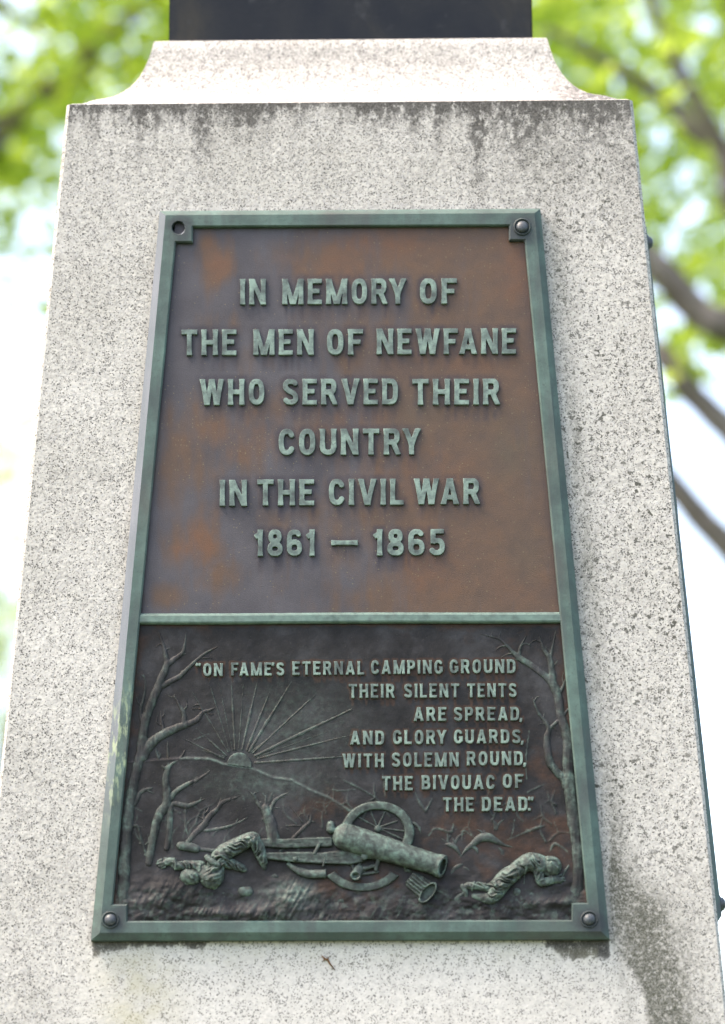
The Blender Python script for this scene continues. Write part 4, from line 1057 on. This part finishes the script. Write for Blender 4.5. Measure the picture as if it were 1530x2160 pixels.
patch('fallen_cap', (496, 1862, 545, 1902), lambda X, Y: np.maximum(chain(X, Y, [(513, 1881, 11, 4), (524, 1880, 10.5, 4)], .55, False), chain(X, Y, [(508, 1888, 3, 3), (521, 1892, 3, 3), (534, 1884, 2.5, 3)], .6)), worn=.72)

# ground plants of the relief
def plant(box, L, worn=.6, k=.6):
    patch('grass_plant', box, lambda X, Y: chains(X, Y, L, k), worn=worn)
plant((925, 1755, 1100, 1868), [[(940, 1781, 2), (949, 1782, 5), (959, 1786, 5.5), (967, 1796, 4), (973, 1808, 1.5)], [(974, 1805, 2), (983, 1793, 3.5), (996, 1786, 4), (1006, 1793, 4), (1008, 1802, 1.5)], [(985, 1790, 4), (996, 1782, 6), (1012, 1769, 9), (1030, 1766, 9.5), (1049, 1775, 6), (1066, 1783, 3), (1088, 1788, .8)],
      [(979, 1822, 2), (968, 1826, 4.5), (958, 1834, 5), (951, 1846, 4), (949, 1854, 1.5)], [(972, 1832, 2), (982, 1831, 4), (992, 1838, 2.5), (998, 1845, 1)], [(972, 1836, 2), (980, 1846, 4), (988, 1852, 1.5)]], .6)
plant((282, 1872, 372, 1935), [[(304, 1930, 3), (296, 1908, 3.5), (298, 1890, 3.5), (306, 1880, 1.5)], [(308, 1930, 3), (306, 1905, 3.5), (315, 1888, 3), (330, 1884, 1.5)], [(312, 1930, 3), (318, 1906, 3.5), (334, 1892, 3.5), (352, 1896, 1.4)], [(316, 1930, 3), (326, 1915, 3.5), (345, 1908, 1.5)], [(300, 1930, 2.5), (290, 1912, 3), (286, 1900, 1.2)]], .5)
plant((420, 1872, 500, 1925), [[(459, 1918, 2.5), (450, 1903, 4), (436, 1893, 4.5), (427, 1886, 2)], [(461, 1918, 2.5), (463, 1900, 3.5), (472, 1890, 4.5), (484, 1893, 3), (488, 1899, 1.3)], [(460, 1918, 2), (455, 1898, 2.5), (449, 1884, 1)]], .5)
plant((640, 1872, 715, 1930), [[(654, 1915, 2.5), (661, 1898, 3.5), (672, 1888, 4), (689, 1883, 1.4)], [(656, 1917, 2.5), (676, 1905, 3), (702, 1906, 1.2)], [(656, 1919, 2), (680, 1914, 2.5), (712, 1917, 1)]], .55)
plant((588, 1890, 632, 1935), [[(592, 1899, 2), (604, 1904, 4.5), (615, 1915, 4), (621, 1930, 1.5)]], .65)
plant((862, 1725, 895, 1765), [[(866, 1734, 2), (876, 1738, 3.6), (885, 1748, 3), (888, 1760, 1.2)], [(874, 1738, 1.6), (890, 1746, 1)]], .55)
plant((843, 1800, 860, 1846), [[(846, 1803, 2.5), (853, 1815, 4, 6), (855, 1830, 3, 4), (855, 1842, 1.2)], [(852, 1810, 2, 4), (857, 1802, 1, 2)]], .6)

for i, (x, y, r) in enumerate(((690, 1880, 5), (720, 1900, 6), (580, 1850, 5), (655, 1905, 5), (850, 1893, 5), (935, 1903, 5), (1120, 1888, 5), (395, 1905, 6), (470, 1885, 4), (860, 1838, 4))):
    patch('debris_lump', (x - 22, y - 14, x + 24, y + 14), lambda X, Y: np.where(chain(X, Y, [(x - r, y, r * .7, 1), (x, y - r * .4, r, 2), (x + 2 * r, y + r * .3, r * .6, 1)], .6, True, .5) > 0, chain(X, Y, [(x - r, y, r * .7, 1), (x, y - r * .4, r, 2), (x + 2 * r, y + r * .3, r * .6, 1)], .6, True, .5) + 1.5 * (vnoise(X / 4, Y / 4, 97) - .5), -1), worn=.45)
_rg = random.Random(5)
for i in range(16):
    gx, gy = (_rg.uniform(300, 1180), _rg.uniform(1898, 1936)) if i < 11 else (_rg.uniform(850, 1170), _rg.uniform(1740, 1810))
    L = []
    for k in range(_rg.randint(3, 5)):
        a = _rg.uniform(-1.2, 1.2); l = _rg.uniform(14, 30)
        L.append([(gx + _rg.uniform(-4, 4), gy, 2.2), (gx + a * l * .35, gy - l * .6, 2.8), (gx + a * l * .9, gy - l * _rg.uniform(.7, 1.0), 1)])
    plant((gx - 40, gy - 36, gx + 40, gy + 6), L, .5 if i < 11 else .32, .55 if i < 11 else .3)
# ------------------------------------------------------------------ plaques on the two flanks, seen edge on
def side_plaque(sgn, label):
    o = empty('side_plaque')
    tag(o, label, 'plaque')
    # frame of the flank: outward normal, up along the slope, forward
    n = Vector((sgn * math.cos(BETA), 0, math.sin(BETA))); v = Vector((-sgn * math.sin(BETA), 0, math.cos(BETA))); f = n.cross(v)
    f = Vector((0, -1, 0)); 
    zb = FW(0, V_LOW + .035)[2]; hb_ = HW(V_LOW + .035)
    m = Matrix.Identity(4)
    for i in range(3): m[i][0], m[i][1], m[i][2] = f[i], v[i], n[i]
    m[0][3], m[1][3], m[2][3] = sgn * hb_, Y_AX, zb
    o.matrix_world = m
    th = .0175 if sgn > 0 else .012
    hgt = .895 if sgn > 0 else .91
    def ring(k, z, e=0.):
        b, t = .30 - k, .238 - k
        return [(-b, k, z), (b, k, z), (t, hgt - k, z), (-t, hgt - k, z)]
    R_ = [ring(0, .0003), ring(0, th - .006), ring(.008, th), ring(.024, th - .001), ring(.026, th - .006)]
    V = [p for r in R_ for p in r]; F = []
    for j in range(4):
        for i in range(4): a = j * 4 + i; b = j * 4 + (i + 1) % 4; F.append((a, b, b + 4, a + 4))
    F.append((16, 17, 18, 19))
    fr = mesh_np('frame', V, F, FRAME, o, smooth=False, attrs=dict(pale=np.zeros(len(V)), guano=np.zeros(len(V))))
    for bx, by in ((-.274, .024), (.274, .024), (-.216, hgt - .024), (.216, hgt - .024)):
        Vb = []; Fb = []; N = 24; rr = [(.0105, -.004), (.0105, .002), (.0085, .0025), (.007, .0055), (.004, .0075), (.0001, .008)]
        for r, h in rr:
            for a in np.linspace(0, 2 * math.pi, N, endpoint=False): Vb.append((bx + r * math.cos(a), by + r * math.sin(a), th + h))
        for j in range(len(rr) - 1):
            for i in range(N): Fb.append((j * N + i, j * N + (i + 1) % N, (j + 1) * N + (i + 1) % N, (j + 1) * N + i))
        mesh_np('bolt', Vb, Fb, BOLT, o)
    return o
side_plaque(1, 'thin bronze plaque seen edge-on along the right flank of the pedestal')
side_plaque(-1, 'bronze plaque on the left flank of the pedestal, one bolt showing')

# ------------------------------------------------------------------ dry twig stuck under the plaque
def tube_mesh(paths, seg_=8, rough=0.):
    V = []; F = []
    for pts in paths:
        b0 = len(V); n = len(pts)
        for i, (p, r) in enumerate(pts):
            p = Vector(p); q = Vector(pts[min(i + 1, n - 1)][0]) - Vector(pts[max(i - 1, 0)][0])
            q = q.normalized() if q.length > 1e-9 else Vector((0, 0, 1))
            a = q.orthogonal().normalized() if i == 0 else (a - q * a.dot(q)).normalized(); b = q.cross(a)
            for k in range(seg_):
                t = 2 * math.pi * k / seg_; rr = r * (1 + rough * (random.random() - .5))
                V.append(tuple(p + a * (rr * math.cos(t)) + b * (rr * math.sin(t))))
        for i in range(n - 1):
            for k in range(seg_):
                F.append((b0 + i * seg_ + k, b0 + i * seg_ + (k + 1) % seg_, b0 + (i + 1) * seg_ + (k + 1) % seg_, b0 + (i + 1) * seg_ + k))
        F.append(tuple(b0 + k for k in range(seg_))[::-1]); F.append(tuple(b0 + (n - 1) * seg_ + k for k in range(seg_)))
    return V, F
def on_face(x, y, h): 
    u, v = P(np.array(float(x)), np.array(float(y)), h); return FW(float(u), float(v), h)
tw = [[(on_face(x, y, .0012), r) for x, y, r in ((679, 2016, .0007), (685, 2022, .0011), (692, 2025, .0012), (697, 2034, .001), (707, 2046, .0005))], [(on_face(x, y, .0012), r) for x, y, r in ((686, 2023, .0009), (682, 2027, .0006))], [(on_face(x, y, .0012), r) for x, y, r in ((691, 2024, .0009), (694, 2019, .0005))]]
V, F = tube_mesh(tw, 6); o = mesh_np('twig', V, F, mat_twig()); tag(o, 'tiny brown dead twig stuck to the pale stone below the plaque', 'twig')

# ------------------------------------------------------------------ trees behind
def leaves(N, sampler, size, seed):
    rng = np.random.default_rng(seed); C = sampler(N, rng); n = len(C)
    ax = rng.normal(size=(n, 3)); ax /= np.linalg.norm(ax, axis=1)[:, None]
    nb = rng.normal(size=(n, 3)) + np.array([0, 0, .9]); nb -= ax * (nb * ax).sum(1)[:, None]; nb /= np.linalg.norm(nb, axis=1)[:, None]
    sd = np.cross(nb, ax); s = size * rng.uniform(.65, 1.25, n)[:, None]
    # five pointed leaf, slightly cupped
    shp = [(-.45, 0, 0), (-.12, .42, .08), (.02, .2, .03), (.30, .46, .1), (.55, 0, -.05), (.30, -.46, .1), (.02, -.2, .03), (-.12, -.42, .08)]
    V = np.stack([C + ax * s * a + sd * s * b + nb * s * c for a, b, c in shp], 1).reshape(-1, 3)
    i = np.arange(n)[:, None] * 8
    F = np.concatenate([i + np.array([[0, 4, 2, 1]]), i + np.array([[2, 4, 3, 3]])[:, :], i + np.array([[0, 7, 6, 4]]), i + np.array([[6, 5, 4, 4]])], 0)
    faces = [tuple(f[:3]) if f[2] == f[3] else tuple(f) for f in F.tolist()]
    cl = np.array([mnoise.noise(Vector(c) * 1.3) for c in C.tolist()])
    tint = np.clip(.5 + .5 * cl + rng.normal(0, .22, n), 0, 1)
    return V, faces, np.repeat(tint, 8)

def crown(tree, blobs, dens, size, mat, seed, gap=.0, gs=1.6):
    def sampler(_, rng):
        out = []
        for c, r in blobs:
            vol = 4.19 * r[0] * r[1] * r[2]; n = int(vol * dens * (4 if vol < .1 else 1))
            p = rng.normal(size=(n, 3)); p /= np.linalg.norm(p, axis=1)[:, None]; p *= (rng.uniform(.15, 1, n) ** (1 / 2.4))[:, None]
            p = p * np.array(r) + np.array(c)
            k = np.array([mnoise.noise(Vector(q) * gs) + .35 * mnoise.noise(Vector(q) * gs * 2.7) for q in p.tolist()]) > gap
            out.append(p[k])
        return np.vstack(out)
    V, F, t = leaves(0, sampler, size, seed)
    o = tree.matrix_world.translation if False else tree.location
    mesh_np('crown', V - np.array(o), F, mat, tree, smooth=False, attrs=dict(tint=t))
    return len(F)

def trunk(tree, paths):
    o = np.array(tree.location)
    V, F = tube_mesh([[(tuple(np.array(p) - o), r) for p, r in pts] for pts in paths], 12, .12)
    mesh_np('trunk', V, F, BARK, tree)

def densify(pts, k=5):
    q = smooth_pts([(p[0], p[1], p[2], r) for p, r in pts], k)
    return [((a[0], a[1], a[2]), max(a[3], .006)) for a in q]
def pxl(depth, L):      # limb read off the photo, at its own distance
    return [(tuple(AT(x, y, depth + dd)), r) for x, y, dd, r in L]

LEAF_A = mat_leaf('maple_leaf', (.17, .30, .045), (.44, .56, .11), (.80, .95, .18))
LEAF_B = mat_leaf('yellow_green_leaf', (.17, .31, .035), (.46, .57, .10), (.82, .95, .16))
LEAF_C = mat_leaf('pale_leaf', (.40, .46, .18), (.55, .60, .30), (.8, .9, .4))

GRP = 'trees behind the pedestal'
# right hand tree: trunk outside the picture, limbs reach in
T1 = empty('broadleaf_tree', (2.25, 4.9, 0)); tag(T1, 'broadleaf tree with thick dark limbs showing to the right of the pedestal', 'tree', GRP)
b1, t1 = (2.25, 4.9, 0), (2.1, 4.85, 2.6)
P1 = [
    densify([(b1, .24), ((2.24, 4.88, .5), .19), ((2.18, 4.87, 1.6), .17), (t1, .16), ((2.05, 4.9, 3.6), .13), ((2.15, 5.0, 4.8), .11), ((2.0, 5.1, 6.2), .08), ((1.9, 5.2, 7.4), .03)]),
    densify([(t1, .085)] + pxl(9.1, [(1720, 1345, .1, .055), (1530, 1146, .1, .040), (1478, 1092, .1, .036), (1430, 1035, .1, .034), (1330, 920, .1, .03), (1150, 760, .2, .02)])),
    densify([((2.09, 4.86, 3.0), .08)] + pxl(9.1, [(1700, 1090, 0, .05), (1535, 905, 0, .036), (1460, 830, 0, .034), (1400, 755, 0, .03), (1290, 660, .1, .022), (1150, 520, .2, .014)])),
    densify([((2.05, 4.9, 3.7), .09)] + pxl(9.0, [(1650, 745, .1, .06), (1530, 690, 0, .045), (1475, 660, 0, .042), (1420, 598, 0, .042), (1375, 552, 0, .040), (1280, 470, 0, .03), (1120, 380, .2, .015)])),
    densify([((2.1, 4.95, 4.4), .08)] + pxl(9.2, [(1640, 520, 0, .04), (1530, 325, 0, .028), (1490, 250, 0, .023), (1435, 150, 0, .02), (1400, 70, 0, .016), (1330, -120, 0, .012)])),
    densify([((2.12, 4.98, 4.6), .05)] + pxl(9.4, [(1560, 330, .1, .03), (1440, 240, .1, .022), (1390, 200, .1, .020), (1265, 122, .1, .015), (1150, 60, .1, .008)])),
    densify([((2.1, 5.0, 5.0), .06)] + pxl(9.5, [(1680, 280, 0, .035), (1590, 90, .1, .026), (1525, -10, .1, .022), (1430, -160, .1, .015)])),
]
trunk(T1, P1)
n1 = crown(T1, [((1.25, 5.2, 6.1), (1.9, 1.7, 1.45)), ((.3, 5.6, 6.5), (1.5, 1.5, 1.2)), ((1.15, 4.75, 4.62), (.45, .5, .22)), ((2.2, 5.0, 6.6), (1.5, 1.5, 1.4)), (tuple(AT(1500, 600, 9.1)), (.15, .3, .11)), (tuple(AT(1505, 745, 9.1)), (.12, .3, .07)), (tuple(AT(1430, 790, 9.1)), (.07, .2, .07)), (tuple(AT(1415, 700, 9.2)), (.05, .2, .06))], 500, .07, LEAF_A, 11, -.16, 1.9)
# left hand tree
T2 = empty('broadleaf_tree', (-2.5, 6.4, 0)); tag(T2, 'yellow-green broadleaf tree filling the gap to the left of the statue base', 'tree', GRP)
P2 = [
    densify([((-2.5, 6.4, 0), .26), ((-2.48, 6.4, .6), .2), ((-2.4, 6.35, 2.2), .17), ((-2.3, 6.3, 3.6), .14), ((-2.2, 6.2, 5.2), .11), ((-2.1, 6.2, 7.0), .06), ((-2.0, 6.2, 8.2), .02)]),
    densify([((-2.3, 6.3, 3.9), .09), ((-1.9, 6.2, 4.8), .06), ((-1.3, 6.1, 5.6), .04), ((-.7, 6.1, 6.2), .018)]),
    densify([((-2.25, 6.25, 4.6), .08)] + pxl(10.6, [(-250, 330, .5, .04), (-60, 270, .5, .014), (110, 200, .5, .009), (210, 150, .5, .007), (330, 90, .5, .005)])),
    densify([((-2.2, 6.2, 5.2), .07)] + pxl(10.6, [(-140, 40, 0, .03), (30, 30, 0, .012), (90, 80, 0, .008)])),
]
trunk(T2, P2)
n2 = crown(T2, [((-1.3, 6.3, 6.55), (1.7, 1.6, 1.35)), ((-2.5, 6.3, 6.6), (1.7, 1.7, 1.6)), ((-1.25, 6.1, 5.3), (.35, .5, .35)), ((.1, 6.9, 7.3), (1.5, 1.5, 1.2))], 520, .072, LEAF_B, 12, -.18, 1.8)
# far pale tree low on the left
T3 = empty('tall_tree', (-4.6, 27, 0)); tag(T3, 'distant pale sunlit tree low at the left edge of the photo', 'tree', GRP)
trunk(T3, [densify([((-4.6, 27, 0), .4), ((-4.6, 27, 3), .3), ((-4.3, 27, 7), .22), ((-4.1, 27, 10), .12), ((-4.0, 27, 12.6), .03)]), densify([((-4.4, 27, 5.5), .14), ((-3.7, 26.8, 7.5), .08), ((-3.0, 26.8, 9.0), .02)]), densify([((-4.35, 27, 6.5), .12), ((-5.2, 27, 8.5), .07), ((-5.8, 27, 10), .02)])])
n3 = crown(T3, [((-3.6, 27, 8.6), (1.7, 1.8, 1.1)), ((-4.2, 27, 10.8), (1.8, 1.8, 1.2)), ((-5.2, 27, 8.8), (1.6, 1.6, 1.4))], 100, .17, LEAF_C, 13, -.02, .7)
print('LEAF FACES', n1, n2, n3)
